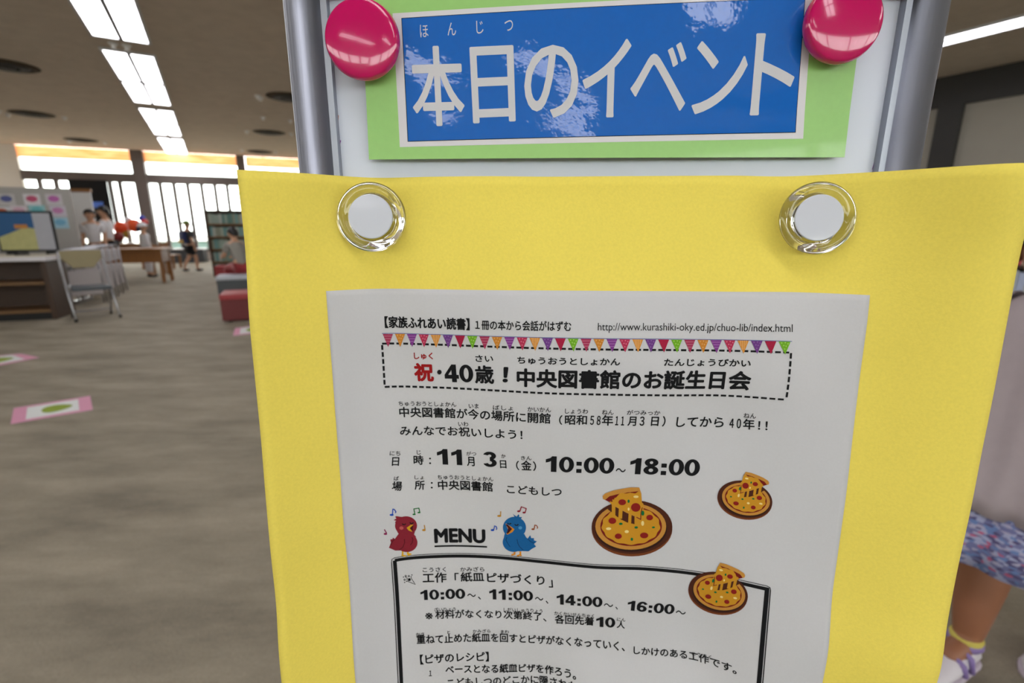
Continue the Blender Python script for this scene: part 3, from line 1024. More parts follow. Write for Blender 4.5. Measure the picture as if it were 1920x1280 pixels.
M_ceil = mat('brown grey ceiling board', (214, 202, 187), rough=0.95, spec=0.1, var=0.12, scale=6, bump=0.5, bscale=60, bdist=0.004)
M_wall = mat('warm white wall', (222, 216, 206), rough=0.8, var=0.03, scale=3)
M_beige = mat('beige grey wall panel', (158, 152, 142), rough=0.8, var=0.05, scale=4)
M_dark = mat('dark bronze frame', (40, 38, 36), rough=0.5, var=0.1, scale=5)
M_frame = mat('grey window frame', (112, 102, 97), rough=0.55, var=0.08, scale=5)
M_glass = bpy.data.materials.new('window glass')
M_glass.use_nodes = True
nt = M_glass.node_tree
nt.nodes.remove(nt.nodes['Principled BSDF'])
out = nt.nodes['Material Output']
tr = nt.nodes.new('ShaderNodeBsdfTransparent')
tr.inputs[0].default_value = (0.94, 0.97, 0.95, 1)
gl = nt.nodes.new('ShaderNodeBsdfGlossy')
gl.inputs['Roughness'].default_value = 0.02
ms = nt.nodes.new('ShaderNodeMixShader')
ms.inputs[0].default_value = 0.06
nt.links.new(tr.outputs[0], ms.inputs[1])
nt.links.new(gl.outputs[0], ms.inputs[2])
nt.links.new(ms.outputs[0], out.inputs[0])

# window wall at the far end
HCB = CEIL - HC
WA, WB = on_z(15, 270, CEIL), on_z(446, 292, CEIL)
WD = (WB - WA)
WD.z = 0
WD.normalize()
WN = Vector((WD.y, -WD.x, 0))        # towards the camera
W0 = Vector((WA.x, WA.y, 0))


def wall_pt(w, z, d=0.0):
    return W0 + WD * w + WN * d + Vector((0, 0, z))


def wall_wz(px, py):
    p = on_plane(px, py, W0, WN)
    return (p - W0).dot(WD), p.z


WM = Matrix(((WD.x, -WN.x, 0, W0.x), (WD.y, -WN.y, 0, W0.y), (0, 0, 1, 0), (0, 0, 0, 1)))   # local x along wall, local -y into the room
WROT = math.atan2(WD.y, WD.x)
W_LEFT, W_RIGHT = -4.2, 17.5


def wall_box(name, m, w0, w1, z0, z1, d0, d1, kind='structure', label=None):
    """d is the distance from the wall plane into the room"""
    c = wall_pt((w0 + w1) / 2, z0, (d0 + d1) / 2)
    b = MB().box(-(w1 - w0) / 2, (w1 - w0) / 2, -(d1 - d0) / 2, (d1 - d0) / 2, 0, z1 - z0)
    o = b.build(name, m)
    o.location = c
    o.rotation_euler = (0, 0, WROT)
    if kind:
        o['kind'] = kind
    if label:
        o['label'] = label
    return o


# floor and ceiling
fl = MB()
for z0, z1, nm, m in ((-0.1, 0.0, 'floor', M_floor), (CEIL, CEIL + 0.2, 'ceiling', M_ceil)):
    b = MB().box(-22, 24, -14, 26, z0, z1)
    if nm == 'ceiling':
        pts = [wall_pt(W_LEFT, 0), wall_pt(W_RIGHT, 0), W(-9.2, 9.5), W(-9.2, -8.2)]
        b = MB().prism([(p.x, p.y) for p in pts], z0, z1)
    o = b.build(nm, m)
    o['kind'] = 'structure'
ZT0 = wall_wz(38, 336)[1]
ZT1 = wall_wz(38, 318)[1]
ZB = 2.80
SILL = 0.28
wall_box('wall_far', M_wall, W_LEFT, W_RIGHT, 0, SILL, -0.12, 0.0)
wc = wall_wz(34, 300)[0]
wall_box('wall_white', M_wall, W_LEFT, wc, SILL, CEIL, -0.12, 0.02)
wall_box('trim_transom', M_frame, wc, W_RIGHT, ZT0, ZT1, -0.10, 0.06)
wall_box('trim_sill', M_frame, wc, W_RIGHT, SILL, SILL + 0.06, -0.10, 0.08)
cols = []
for (px, py), wd in (((257, 290), 0.30), ((451, 300), 0.22)):
    w, _ = wall_wz(px, py)
    cols.append((w, wd))
pitch_c = cols[1][0] - cols[0][0]
for k in range(2, 5):
    cols.append((cols[0][0] + pitch_c * k, 0.24))
for i, (w, wd) in enumerate(cols):
    wall_box('trim_column', M_frame, w - wd / 2, w + wd / 2, SILL, CEIL, -0.11, 0.12)
edges = [wc] + [c[0] for c in cols] + [W_RIGHT]
M_soffit = bpy.data.materials.new('wooden blind')  # stand-in for the eave soffit, translucent so the sky behind brightens it
M_soffit.use_nodes = True
nt = M_soffit.node_tree
pb = nt.nodes['Principled BSDF']
pb.inputs['Base Color'].default_value = lin((222, 168, 118)) + (1,)
pb.inputs['Roughness'].default_value = 0.6
tl = nt.nodes.new('ShaderNodeBsdfTranslucent')
wv = nt.nodes.new('ShaderNodeTexNoise')
wv.inputs['Scale'].default_value = 9
mp = nt.nodes.new('ShaderNodeMapping')
mp.inputs['Scale'].default_value = (0.2, 1, 3)
tc = nt.nodes.new('ShaderNodeTexCoord')
nt.links.new(tc.outputs['Object'], mp.inputs[0])
nt.links.new(mp.outputs[0], wv.inputs['Vector'])
cr = nt.nodes.new('ShaderNodeValToRGB')
cr.color_ramp.elements[0].position, cr.color_ramp.elements[1].position = 0.35, 0.65
cr.color_ramp.elements[0].color = lin((236, 184, 136)) + (1,)
cr.color_ramp.elements[1].color = lin((250, 218, 182)) + (1,)
nt.links.new(wv.outputs['Fac'], cr.inputs[0])
nt.links.new(cr.outputs[0], tl.inputs['Color'])
nt.links.new(cr.outputs[0], pb.inputs['Base Color'])
ms = nt.nodes.new('ShaderNodeMixShader')
ms.inputs[0].default_value = 0.65
nt.links.new(pb.outputs[0], ms.inputs[1])
nt.links.new(tl.outputs[0], ms.inputs[2])
nt.links.new(ms.outputs[0], nt.nodes['Material Output'].inputs[0])
mull = [wall_wz(px, py)[0] for px, py in ((73, 341), (104, 342), (132, 343), (205, 344), (224, 345), (299, 344), (325, 345), (351, 346), (377, 347), (402, 347), (425, 348))]
dm = (mull[-1] - mull[5]) / 5
w = mull[-1] + dm
while w < W_RIGHT - 0.3:
    mull.append(w)
    w += dm
win_n = 0
for i in range(len(edges) - 1):
    a, b_ = edges[i] + (0.15 if i else 0), edges[i + 1] - 0.12
    win_n += 1
    o = wall_box('window_%d' % win_n, M_glass, a, b_, ZT1, ZB + 0.02, -0.055, -0.045)
    win_n += 1
    o = wall_box('window_%d' % win_n, M_glass, a, b_, SILL + 0.06, ZT0, -0.055, -0.045)
    for w in mull:
        if a + 0.05 < w < b_ - 0.05:
            c = MB().box(w - (a + b_) / 2 - 0.048, w - (a + b_) / 2 + 0.048, -0.045, 0.045, 0, ZT0 - SILL - 0.06)
            c.build('window_frame', M_frame, o)
    bl = wall_box('window_blind', M_soffit, a - 0.02, b_ + 0.02, ZB, CEIL - 0.005, -0.03, -0.012, kind=None)
    tag(bl, 'honey wooden blind band above the %s clerestory window' % ['first', 'second', 'third', 'fourth', 'fifth', 'sixth', 'seventh'][i], 'blind', 'blind bands under the ceiling')
# the other walls
def ab_box(name, m, s0, s1, n0, n1, z0, z1):
    c = W((s0 + s1) / 2, (n0 + n1) / 2, z0)
    b = MB().box(-(n1 - n0) / 2, (n1 - n0) / 2, -(s1 - s0) / 2, (s1 - s0) / 2, 0, z1 - z0)
    o = b.build(name, m)
    o.location = c
    o.rotation_euler = (0, 0, YAW)
    o['kind'] = 'structure'
    return o


pR = (on_z(1775, 145, CEIL) + on_z(1920, 115, CEIL)) / 2
NR = pR.dot(BX)


def side_sz(px, py):
    p = on_plane(px, py, BX * NR, BX)
    return p.dot(AX), p.z


sL = wall_pt(W_LEFT, 0).dot(AX)
ab_box('wall_right', M_beige, -9.2, 17.0, NR, NR + 0.15, 0, CEIL)
ab_box('wall_left', M_wall, 4.0, 16.0, -8.35, -8.2, 0, CEIL)
ab_box('wall_left', M_wall, -9.2, 4.0, -8.35, -8.2, 0, 1.75)
ab_box('trim_lintel', M_frame, -9.2, 4.0, -8.35, -8.2, 2.8, CEIL)
for k in range(9):  # window band added to the unseen left wall, brightens the right of the sheets
    ss_ = -9.1 + 13.05 * k / 8
    ab_box('trim_mullion', M_frame, ss_ - 0.05, ss_ + 0.05, -8.35, -8.15, 1.75, 2.8)
    if k < 8:
        win_n += 1
        ab_box('window_%d' % win_n, M_glass, ss_ + 0.05, ss_ + 13.05 / 8 - 0.05, -8.29, -8.28, 1.75, 2.8)
zb = side_sz(1830, 192)[1]
ab_box('trim_beam', M_dark, -9.0, 12.0, NR - 0.06, NR, zb, CEIL)
s_a, s_b = side_sz(1798, 260)[0], side_sz(1752, 260)[0]
ab_box('trim_post', M_dark, s_a, s_b, NR - 0.08, NR, 0, zb)
ab_box('trim_post', M_dark, s_a - 3.6, s_a - 3.6 + (s_b - s_a), NR - 0.08, NR, 0, zb)
# back wall with its own clerestory band
ab_box('wall_back', M_wall, -9.2, -9.05, -8.2, NR, 0, 1.2)
ab_box('trim_lintel', M_frame, -9.2, -9.05, -8.2, NR, 2.75, CEIL)
for k in range(9):
    nn = -8.2 + (NR + 8.2) * k / 8
    ab_box('trim_mullion', M_frame, -9.2, -9.0, nn - 0.06, nn + 0.06, 1.2, 2.75)
    if k < 8:
        win_n += 1
        ab_box('window_%d' % win_n, M_glass, -9.13, -9.12, nn + 0.06, nn + (NR + 8.2) / 8 - 0.06, 1.2, 2.75)
# ground outside
M_ground = mat('pale paving', (205, 200, 190), rough=0.9, var=0.1, scale=1)
b = MB().box(-60, 60, -50, 70, -0.32, -0.2)
o = b.build('ground', M_ground)
o['kind'] = 'structure'

# ------------------------------------------------------------------ ceiling lights
M_lamp = bpy.data.materials.new('fluorescent diffuser')
M_lamp.use_nodes = True
nt = M_lamp.node_tree
nt.nodes.remove(nt.nodes['Principled BSDF'])
em = nt.nodes.new('ShaderNodeEmission')
em.inputs['Color'].default_value = (0.98, 0.96, 1.0, 1)
em.inputs['Strength'].default_value = LAMP_STRENGTH
nt.links.new(em.outputs[0], nt.nodes['Material Output'].inputs[0])
M_lframe = mat('lamp frame white', (200, 202, 204), rough=0.5)
M_bar = mat('lamp bar grey', (120, 124, 128), rough=0.5)


def s_of(px, py):
    return on_z(px, py, CEIL - 0.01).dot(AX)


def n_of(px, py):
    return on_z(px, py, CEIL - 0.01).dot(BX)


LEN = s_of(287, 193) - s_of(239, 98)
PIT = ((s_of(317.5, 252) + s_of(295, 205.5)) / 2 - (s_of(287, 193) + s_of(239, 98)) / 2)
S2 = (s_of(287, 193) + s_of(239, 98)) / 2
N1 = (n_of(239, 98) + n_of(287, 193)) / 2
WID = 0.50
NLAMP2 = n_of(1848, 56)


def lamp(s, n, label, length=None, width=None, group='ceiling light panels'):
    L, Wd = length or LEN, width or WID
    o = thing('ceiling_light', label, 'ceiling light', W(s, n, CEIL), YAW, group)
    b = MB().box(-Wd / 2, Wd / 2, -L / 2, L / 2, -0.02, -0.004)
    b.build('diffuser', M_lamp, o)
    b = MB()
    t = 0.03
    b.box(-Wd / 2 - t, Wd / 2 + t, -L / 2 - t, -L / 2, -0.026, -0.001)
    b.box(-Wd / 2 - t, Wd / 2 + t, L / 2, L / 2 + t, -0.026, -0.001)
    b.box(-Wd / 2 - t, -Wd / 2, -L / 2, L / 2, -0.026, -0.001)
    b.box(Wd / 2, Wd / 2 + t, -L / 2, L / 2, -0.026, -0.001)
    b.build('frame', M_lframe, o)
    b = MB().box(-Wd / 2, Wd / 2, -0.055, 0.055, -0.03, -0.018)
    if L > 4:
        b = MB()
    b.box(-0.022, 0.022, -L / 2, L / 2, -0.028, -0.019)
    b.build('divider', M_bar, o)
    return o


order = ['second', 'third', 'fourth']
lamp(S2 - PIT * 1.0, N1, 'fluorescent ceiling panel nearest the camera, cut by the top edge of the picture')
for k in range(0, 3):
    lamp(S2 + PIT * k, N1, '%s fluorescent ceiling panel of the row running to the windows' % order[k])
for k in range(2, 5):
    lamp(S2 - PIT * k, N1, 'fluorescent ceiling panel overhead, %s behind the first panel of the row' % ['one', 'two', 'three', 'four'][k - 2])
lamp(s_of(1848, 56), NLAMP2, 'long narrow ceiling light strip beside the dark beam on the right', 5.2, 0.30)
for k in range(-1, 2):
    lamp(S2 + PIT * (k * 2 - 2.0), (N1 + NLAMP2) / 2, 'ceiling panel of the middle row, hidden behind the sign, number %s from the back' % ['one', 'two', 'three', 'four'][k + 2])

lamp(S2 - PIT * 4, N1 - 4.2, 'unseen ceiling panel added behind the camera to light the sheets from the left')  # added panel, its light from the left brightens the right of the sheets
lamp(-6.6, -3.3, 'unseen ceiling panel added far behind the camera to reflect in the blue card')  # added panel, placed to mirror as a bright streak in the heading card
VENTS = []
# ------------------------------------------------------------------ ceiling diffusers and small fittings
M_vent = mat('sooty vent metal', (38, 34, 30), rough=0.7, var=0.2, scale=12)
M_soot = mat('soot stained ceiling board', (88, 78, 66), rough=0.95, spec=0.1, var=0.15, scale=8)
for (px, py), nm in (((60, 213), 'second from the windows on the left'), ((152, 262), 'closest to the windows on the left'), ((12, 122), 'at the left picture edge'),
                     ((540, 182), 'partly behind the sign pole'), ((505, 248), 'right of the third light panel'), ((487, 284), 'right of the fourth light panel')):
    p = on_z(px, py, CEIL)
    VENTS.append(p)
    o = thing('air_diffuser', 'round sooty air diffuser in the ceiling, ' + nm, 'air vent', p, YAW, 'ceiling air diffusers')
    MB().lathe([(0.34, -0.004), (0.31, -0.016), (0.25, -0.02), (0.245, -0.006)], 32).build('outer_ring', M_soot, o)
    MB().lathe([(0.24, -0.004), (0.22, -0.03), (0.13, -0.035), (0.12, -0.01)], 32).build('cone', M_vent, o)
    MB().lathe([(0.09, -0.004), (0.085, -0.04), (0.02, -0.045)], 24).build('hub', M_vent, o)
M_spot = mat('white fitting', (236, 236, 236), rough=0.3)
for i, (px, py) in enumerate([(28, 210), (46, 213), (110, 218), (130, 264), (182, 265), (212, 80), (237, 84), (504, 180), (522, 182), (493, 219), (544, 225),
                              (474, 246), (528, 249), (459, 281), (469, 283), (503, 284), (493, 291)]):
    p = on_z(px, py, CEIL)
    for c in VENTS:
        if (p - c).length < 0.42:
            p = c + (p - c).normalized() * 0.46
    o = thing('sprinkler_head', 'small white ceiling fitting near the air diffusers and light panels', 'ceiling fitting', p, 0, 'small white ceiling fittings')
    MB().lathe([(0.05, 0.0), (0.05, -0.012), (0.03, -0.022), (0.022, -0.05), (0.03, -0.056), (0.01, -0.06)], 16).build('fitting_body', M_spot, o, smooth=False)
# ================================================================== FURNITURE AND PEOPLE
FA = math.radians(20)
M_wdark = mat('dark brown wood', (62, 40, 24), rough=0.5, var=0.25, scale=5, stretch=(1, 1, 8))
M_wedge = mat('mid brown wood edge', (116, 84, 50), rough=0.5, var=0.15, scale=8)
M_wood = mat('warm brown wood', (140, 92, 46), rough=0.45, var=0.2, scale=5, stretch=(6, 1, 1))
M_top = mat('pale worktop', (206, 196, 176), rough=0.4, var=0.03)
M_band = mat('white edge band', (222, 218, 222), rough=0.3)
M_steel = mat('chair steel', (176, 176, 180), rough=0.3, metal=1.0)
M_seat = mat('dark grey vinyl', (72, 80, 86), rough=0.45, var=0.08)
M_back = mat('olive beige vinyl', (150, 138, 104), rough=0.5, var=0.05)
M_panel = mat('pale grey chair panel', (186, 180, 180), rough=0.5, var=0.05)
M_rubber = mat('black rubber', (20, 20, 20), rough=0.7)
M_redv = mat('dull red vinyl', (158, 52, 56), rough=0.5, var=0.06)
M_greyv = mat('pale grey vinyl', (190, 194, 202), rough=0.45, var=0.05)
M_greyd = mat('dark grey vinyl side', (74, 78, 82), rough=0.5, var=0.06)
M_whitep = mat('white painted', (226, 226, 228), rough=0.4, var=0.02)


def colour(nm, c, rough=0.6):
    return mat(nm, c, rough=rough, var=0.06, scale=12)


# --- low bookshelf at the left
p = on_z(108, 598)
SH = 0.70
t = thing('low_bookshelf', 'dark brown low bookshelf with pale worktop at the left picture edge', 'bookshelf', p, FA)
SHELF_P = p.copy()
MB().box(-0.045, 0, 0, 0.42, 0, SH - 0.06).build('side_panel', M_wdark, t, bevel=0.004)
MB().box(-2.3, -2.255, 0, 0.42, 0, SH - 0.06).build('side_panel', M_wdark, t, bevel=0.004)
MB().box(-2.255, -0.045, 0.40, 0.42, 0, SH - 0.06).build('back_panel', M_wdark, t)
MB().box(-2.255, -0.045, 0.03, 0.40, 0, 0.08).build('plinth', M_rubber, t)
for z in (0.08, 0.385):
    MB().box(-2.255, -0.045, 0.012, 0.40, z, z + 0.03).build('shelf_board', M_wedge, t)
MB().box(-2.33, 0.02, -0.02, 0.44, SH - 0.06, SH - 0.012).build('worktop_edge', M_band, t, bevel=0.004)
MB().box(-2.33, 0.02, -0.02, 0.44, SH - 0.012, SH).build('worktop', M_top, t)


def on_shelf(x, y, z=SH):
    c, s = math.cos(FA), math.sin(FA)
    return Vector((p.x + x * c - y * s, p.y + x * s + y * c, z))


def shelf_x(px, py, z, y):
    """local x on the bookshelf top under a picture point"""
    q = on_z(px, py, z)
    return q


SP_ = p
# framed poster on a table easel
e = thing('tabletop_poster', 'dark framed poster with blue sky and yellow field standing on the low bookshelf', 'poster', on_shelf(-0.23, 0.28), FA)
e.scale = (0.86, 1, 0.94)
MB().box(-0.30, 0.30, 0, 0.02, 0.03, 0.50).build('backing', M_rubber, e, bevel=0.004)
MB().box(-0.275, 0.095, -0.004, 0.0, 0.055, 0.475).build('blue_print', colour('poster blue', (28, 82, 132)), e)
b = MB().prism([(-0.275, 0.055), (0.095, 0.055), (0.095, 0.30), (0.0, 0.315), (-0.1, 0.27), (-0.275, 0.20)], -0.0075, -0.0045, 0, Matrix(((1, 0, 0, 0), (0, 0, 1, 0), (0, 1, 0, 0), (0, 0, 0, 1))))
b.build('yellow_print', mat('poster yellow', (176, 172, 116), var=0.2, scale=14), e)
MB().box(-0.10, 0.03, -0.010, -0.0078, 0.30, 0.345).build('orange_print', colour('poster orange', (186, 120, 50)), e)
MB().box(0.095, 0.275, -0.004, 0.0, 0.055, 0.475).build('grey_sheet', colour('poster grey', (168, 168, 176)), e)
for x in (-0.2, 0.2):
    MB().box(x - 0.02, x + 0.02, -0.05, 0.09, 0, 0.03).build('easel_foot', M_rubber, e)
e = thing('cardboard_box', 'small brown box lying behind the white card on the low bookshelf', 'box', on_shelf(-0.92, 0.30), FA)
MB().box(-0.16, 0.12, -0.07, 0.07, 0, 0.20).build('box_body', colour('box brown', (120, 92, 78)), e, bevel=0.004)
MB().box(-0.165, 0.125, -0.075, 0.075, 0.20, 0.225).build('lid', colour('box lid', (132, 84, 60)), e)
e = thing('card_holder', 'white upright card in a black holder on the low bookshelf', 'card', on_shelf(-0.70, 0.16), FA)
MB().box(-0.08, 0.10, -0.05, 0.05, 0, 0.06).build('holder', M_rubber, e)
MB().box(-0.07, 0.07, -0.006, 0.006, 0.06, 0.27).build('card_sheet', M_whitep, e)
for nm, lab, x, y, w, d, h, c in [('picture_book', 'blue and white picture book lying at the left end of the low bookshelf', -1.0, 0.11, 0.30, 0.2, 0.05, (96, 146, 200)),
                                  ('picture_book', 'green picture book at the front of the low bookshelf top', -1.28, 0.07, 0.22, 0.12, 0.03, (50, 130, 40))]:
    e = thing(nm, lab, 'book', on_shelf(x, y), FA)
    MB().box(-w / 2, w / 2, -d / 2, d / 2, 0.004, h - 0.004).build('pages', M_whitep, e)
    MB().box(-w / 2 - 0.004, w / 2 + 0.004, -d / 2 - 0.004, d / 2 + 0.004, h - 0.004, h).box(-w / 2 - 0.004, w / 2 + 0.004, -d / 2 - 0.004, d / 2 + 0.004, 0, 0.004).box(-w / 2 - 0.004, w / 2 + 0.004, d / 2, d / 2 + 0.004, 0, h).build('cover', colour('book ' + str(c), c), e)
e = thing('stapler', 'small black stapler on the low bookshelf near its right end', 'stapler', on_shelf(-0.22, 0.09), FA + 0.3)
MB().box(-0.06, 0.06, -0.016, 0.016, 0, 0.012).build('base', M_rubber, e)
MB().box(-0.06, 0.055, -0.014, 0.014, 0.016, 0.034).box(-0.06, -0.04, -0.012, 0.012, 0.012, 0.016).build('arm', M_rubber, e)
# sheets shown on the standing partition behind
q = on_y(130, 353, 6.6)
t = thing('display_partition', 'grey fabric display partition covered with small pictures behind the low bookshelf', 'partition', (q.x, q.y, 0), FA)
PZ = q.z
MB().box(-2.4, 0, -0.02, 0.02, 0.12, PZ).build('fabric_panel', mat('partition grey fabric', (176, 172, 168), rough=0.9, var=0.08, scale=60), t)
for x in (-2.3, -0.1):
    MB().box(x - 0.03, x + 0.03, -0.22, 0.22, 0, 0.04).box(x - 0.015, x + 0.015, -0.015, 0.015, 0.04, 0.13).build('foot', M_steel, t)
PC, PS = math.cos(FA), math.sin(FA)
PAPERS = [(12, 374, (200, 196, 196), (84, 92, 150)), (60, 374, (224, 220, 224), (196, 84, 120)), (101, 374, (206, 200, 204), (190, 104, 176)),
          (70, 395, (150, 200, 204), (110, 184, 192)), (36, 396, (220, 208, 214), (214, 170, 190)), (4, 398, (214, 216, 220), (190, 90, 60)), 
          (112, 396, (206, 198, 210), (196, 130, 180)), (8, 424, (190, 204, 186), (150, 180, 160)), (129, 418, (170, 208, 224), (120, 180, 214))]
for i, (px, py, c, d) in enumerate(PAPERS):
    n_ = Vector((PS, -PC, 0))
    w_ = on_plane(px, py, Vector((q.x, q.y, 0)) + n_ * 0.023, n_)
    x_ = (w_ - Vector((q.x, q.y, 0))).dot(Vector((PC, PS, 0)))
    if x_ > -0.16:
        x_ = -0.16
    nm = ['dark blue blot', 'crimson drawing', 'violet drawing', 'turquoise sheet', 'pale pink drawing', 'rust drawing', 'mauve drawing', 'sage drawing', 'sky blue sheet'][i]
    e = thing('pinned_paper', 'small paper with a %s pinned to the grey display partition' % nm, 'paper', (q.x + PC * x_ + n_.x * 0.021, q.y + PS * x_ + n_.y * 0.021, w_.z), FA, 'papers on the display partition')
    MB().box(-0.085, 0.085, -0.002, 0, -0.07, 0.07).build('paper', colour('paper ' + str(c), c), e)
    b = MB()
    b.ball((0, -0.0035, 0.01), (0.06, 0.0012, 0.04), 14)
    b.build('drawing', colour('drawing ' + str(d), d), e)


# --- chairs
def open_chair(name, label, pos, rz):
    """folding chair facing local -y"""
    t = thing(name, label, 'folding chair', pos, rz)
    W_ = 0.21
    for x in (-W_, W_):
        MB().tube([(x, -0.22, 0.012), (x, 0.13, 0.44), (x, 0.20, 0.66), (x, 0.20, 0.78)], 0.012, 10).build('back_tube', M_steel, t, smooth=True)
        MB().tube([(x * 0.9, 0.24, 0.012), (x * 0.9, -0.10, 0.42)], 0.011, 10).build('leg', M_steel, t, smooth=True)
        MB().tube([(x, -0.22, 0), (x, -0.22, 0.03)], 0.016, 10).tube([(x * 0.9, 0.24, 0), (x * 0.9, 0.24, 0.03)], 0.016, 10).build('rubber_foot', M_rubber, t)
    MB().tube([(-W_, 0.20, 0.78), (-W_ * 0.7, 0.205, 0.80), (W_ * 0.7, 0.205, 0.80), (W_, 0.20, 0.78)], 0.012, 10).build('top_rail', M_steel, t, smooth=True)
    MB().tube([(-W_ * 0.9, 0.19, 0.07), (W_ * 0.9, 0.19, 0.07)], 0.009, 8).build('stretcher', M_steel, t)
    MB().prism([(-0.19, -0.20), (0.19, -0.20), (0.17, 0.19), (-0.17, 0.19)], 0.345, 0.385).build('seat', M_seat, t, bevel=0.012)
    MB().prism([(-0.20, 0.79), (0.20, 0.79), (0.195, 0.70), (0.10, 0.585), (-0.10, 0.585), (-0.195, 0.70)], 0.175, 0.195, 0, Matrix(((1, 0, 0, 0), (0, 0, 1, 0), (0, 1, 0, 0), (0, 0, 0, 1)))).build('backrest', M_back, t, bevel=0.006)
    return t


c1 = on_z(180, 595)
open_chair('folding_chair', 'open steel folding chair with olive backrest and dark seat beside the low bookshelf', c1, math.radians(48)).scale = (0.9, 0.9, 0.94)


def folded_chair(name, label, pos, rz, group=None):
    t = thing(name, label, 'folding chair', pos, rz, group)
    for x in (-0.21, 0.21):
        MB().tube([(x, -0.03, 0.012), (x, 0.02, 0.5), (x, 0.03, 0.84)], 0.012, 8).build('back_tube', M_steel, t, smooth=True)
        MB().tube([(x * 0.9, 0.03, 0.012), (x * 0.9, 0.015, 0.46)], 0.010, 8).build('leg', M_steel, t, smooth=True)
    MB().tube([(-0.21, 0.03, 0.84), (-0.15, 0.032, 0.86), (0.15, 0.032, 0.86), (0.21, 0.03, 0.84)], 0.012, 8).build('top_rail', M_steel, t, smooth=True)
    MB().box(-0.19, 0.19, -0.035, -0.01, 0.16, 0.54).build('seat', M_panel, t, bevel=0.008)
    MB().box(-0.19, 0.19, 0.0, 0.02, 0.60, 0.80).build('backrest', M_panel, t, bevel=0.006)
    return t


d0, d1 = on_z(168, 572), on_z(212, 548)
fc = folded_chair('folding_chair', 'folded grey chair, first in the upright row behind the open folding chair', d0, math.radians(60), 'folded chairs in an upright row')
fc.scale = (0.9, 0.9, 0.84)
for k, w_ in enumerate(['second', 'third', 'fourth', 'fifth']):
    c = copy_tree(fc)
    c.location = d0.lerp(d1, (k + 1) / 4)
    c['label'] = 'folded grey chair, %s in the upright row behind the open folding chair' % w_


# --- tables, stools
def table(name, label, cat, pos, rz, w, d, h, top_m, leg_m, apron=0.09, over=0.02, leg=0.05, group=None):
    t = thing(name, label, cat, pos, rz, group)
    MB().box(-w / 2, w / 2, -d / 2, d / 2, h - 0.03, h).build('table_top', top_m, t, bevel=0.006)
    x, y = w / 2 - over - leg, d / 2 - over - leg
    b = MB().box(-x, x, -y - 0.012, -y + 0.012, h - 0.03 - apron, h - 0.03).box(-x, x, y - 0.012, y + 0.012, h - 0.03 - apron, h - 0.03)
    b.box(-x - 0.012, -x + 0.012, -y, y, h - 0.03 - apron, h - 0.03).box(x - 0.012, x + 0.012, -y, y, h - 0.03 - apron, h - 0.03)
    b.build('apron', leg_m, t)
    for sx in (-1, 1):
        for sy in (-1, 1):
            MB().box(sx * x - leg / 2, sx * x + leg / 2, sy * y - leg / 2, sy * y + leg / 2, 0, h - 0.03).build('leg', leg_m, t, bevel=0.004)
    return t


def stool(name, label, pos, rz, h=0.34, w=0.30, group=None, back=True):
    t = thing(name, label, 'chair', pos, rz, group)
    MB().box(-w / 2, w / 2, -w / 2, w / 2, h - 0.03, h).build('seat', M_wood, t, bevel=0.006)
    for sx in (-1, 1):
        MB().box(sx * (w / 2 - 0.03) - 0.02, sx * (w / 2 - 0.03) + 0.02, -w / 2, -w / 2 + 0.04, 0, h - 0.03).build('leg', M_wood, t)
        MB().box(sx * (w / 2 - 0.03) - 0.02, sx * (w / 2 - 0.03) + 0.02, w / 2 - 0.04, w / 2, 0, h + (0.30 if back else -0.03)).build('leg', M_wood, t)
    if back:
        MB().box(-w / 2 + 0.05, w / 2 - 0.05, w / 2 - 0.035, w / 2 - 0.012, h + 0.14, h + 0.28).build('backrest', M_wood, t, bevel=0.004)
    return t


tp = on_z(226, 533)
table('reading_table', 'warm brown wooden table behind the row of folded chairs', 'table', (tp.x, tp.y + 0.3, 0), FA, 1.25, 0.62, 0.62, M_wood, M_wood, 0.22)
tp2 = on_z(268, 505)
table('reading_table', 'wooden table under the orange balloons in the middle distance', 'table', (tp2.x - 0.75, tp2.y + 0.25, 0), FA, 1.3, 0.7, 0.60, M_wood, M_wood)
TB2 = (tp2.x - 0.75, tp2.y + 0.25)
for (px, py), rz, lab in [((301, 514), 0.5, 'small wooden chair right of the brown table with the open aisle beside it'), ((324, 503), 1.2, 'small wooden chair nearest the white low shelf under the windows')]:
    stool('wooden_chair', lab, on_z(px, py), FA + rz, group='small wooden chairs')
tq = on_z(309, 497)
t = thing('low_shelf', 'white topped low shelf with dark front near the window wall', 'shelf', tq + Vector((0, 0.9, 0)), FA)
MB().box(-0.55, 0.45, 0, 0.4, 0, 0.36).build('cabinet', M_greyd, t)
MB().box(-0.58, 0.48, -0.02, 0.42, 0.36, 0.40).build('worktop', M_whitep, t)
t = thing('storage_cube', 'grey and pink storage cube at the right end of the white low shelf', 'box', on_z(343, 492) + Vector((0, 0.6, 0)), FA)
MB().box(-0.2, 0.16, 0, 0.3, 0, 0.34).build('cube_body', colour('cube grey', (146, 140, 150)), t)
MB().box(0.161, 0.18, 0, 0.3, 0, 0.36).build('side_panel', colour('cube pink', (206, 92, 112)), t)
wq = on_z(322, 482)
t = thing('low_shelf', 'teal low shelf running along the bottom of the windows', 'shelf', wq + Vector((0, 0.8, 0)), WROT)
MB().box(-1.0, 0.7, 0, 0.35, 0, 0.50).build('cabinet', colour('teal cabinet', (120, 150, 146)), t)
MB().box(-1.02, 0.72, -0.02, 0.37, 0.50, 0.53).build('worktop', M_whitep, t)

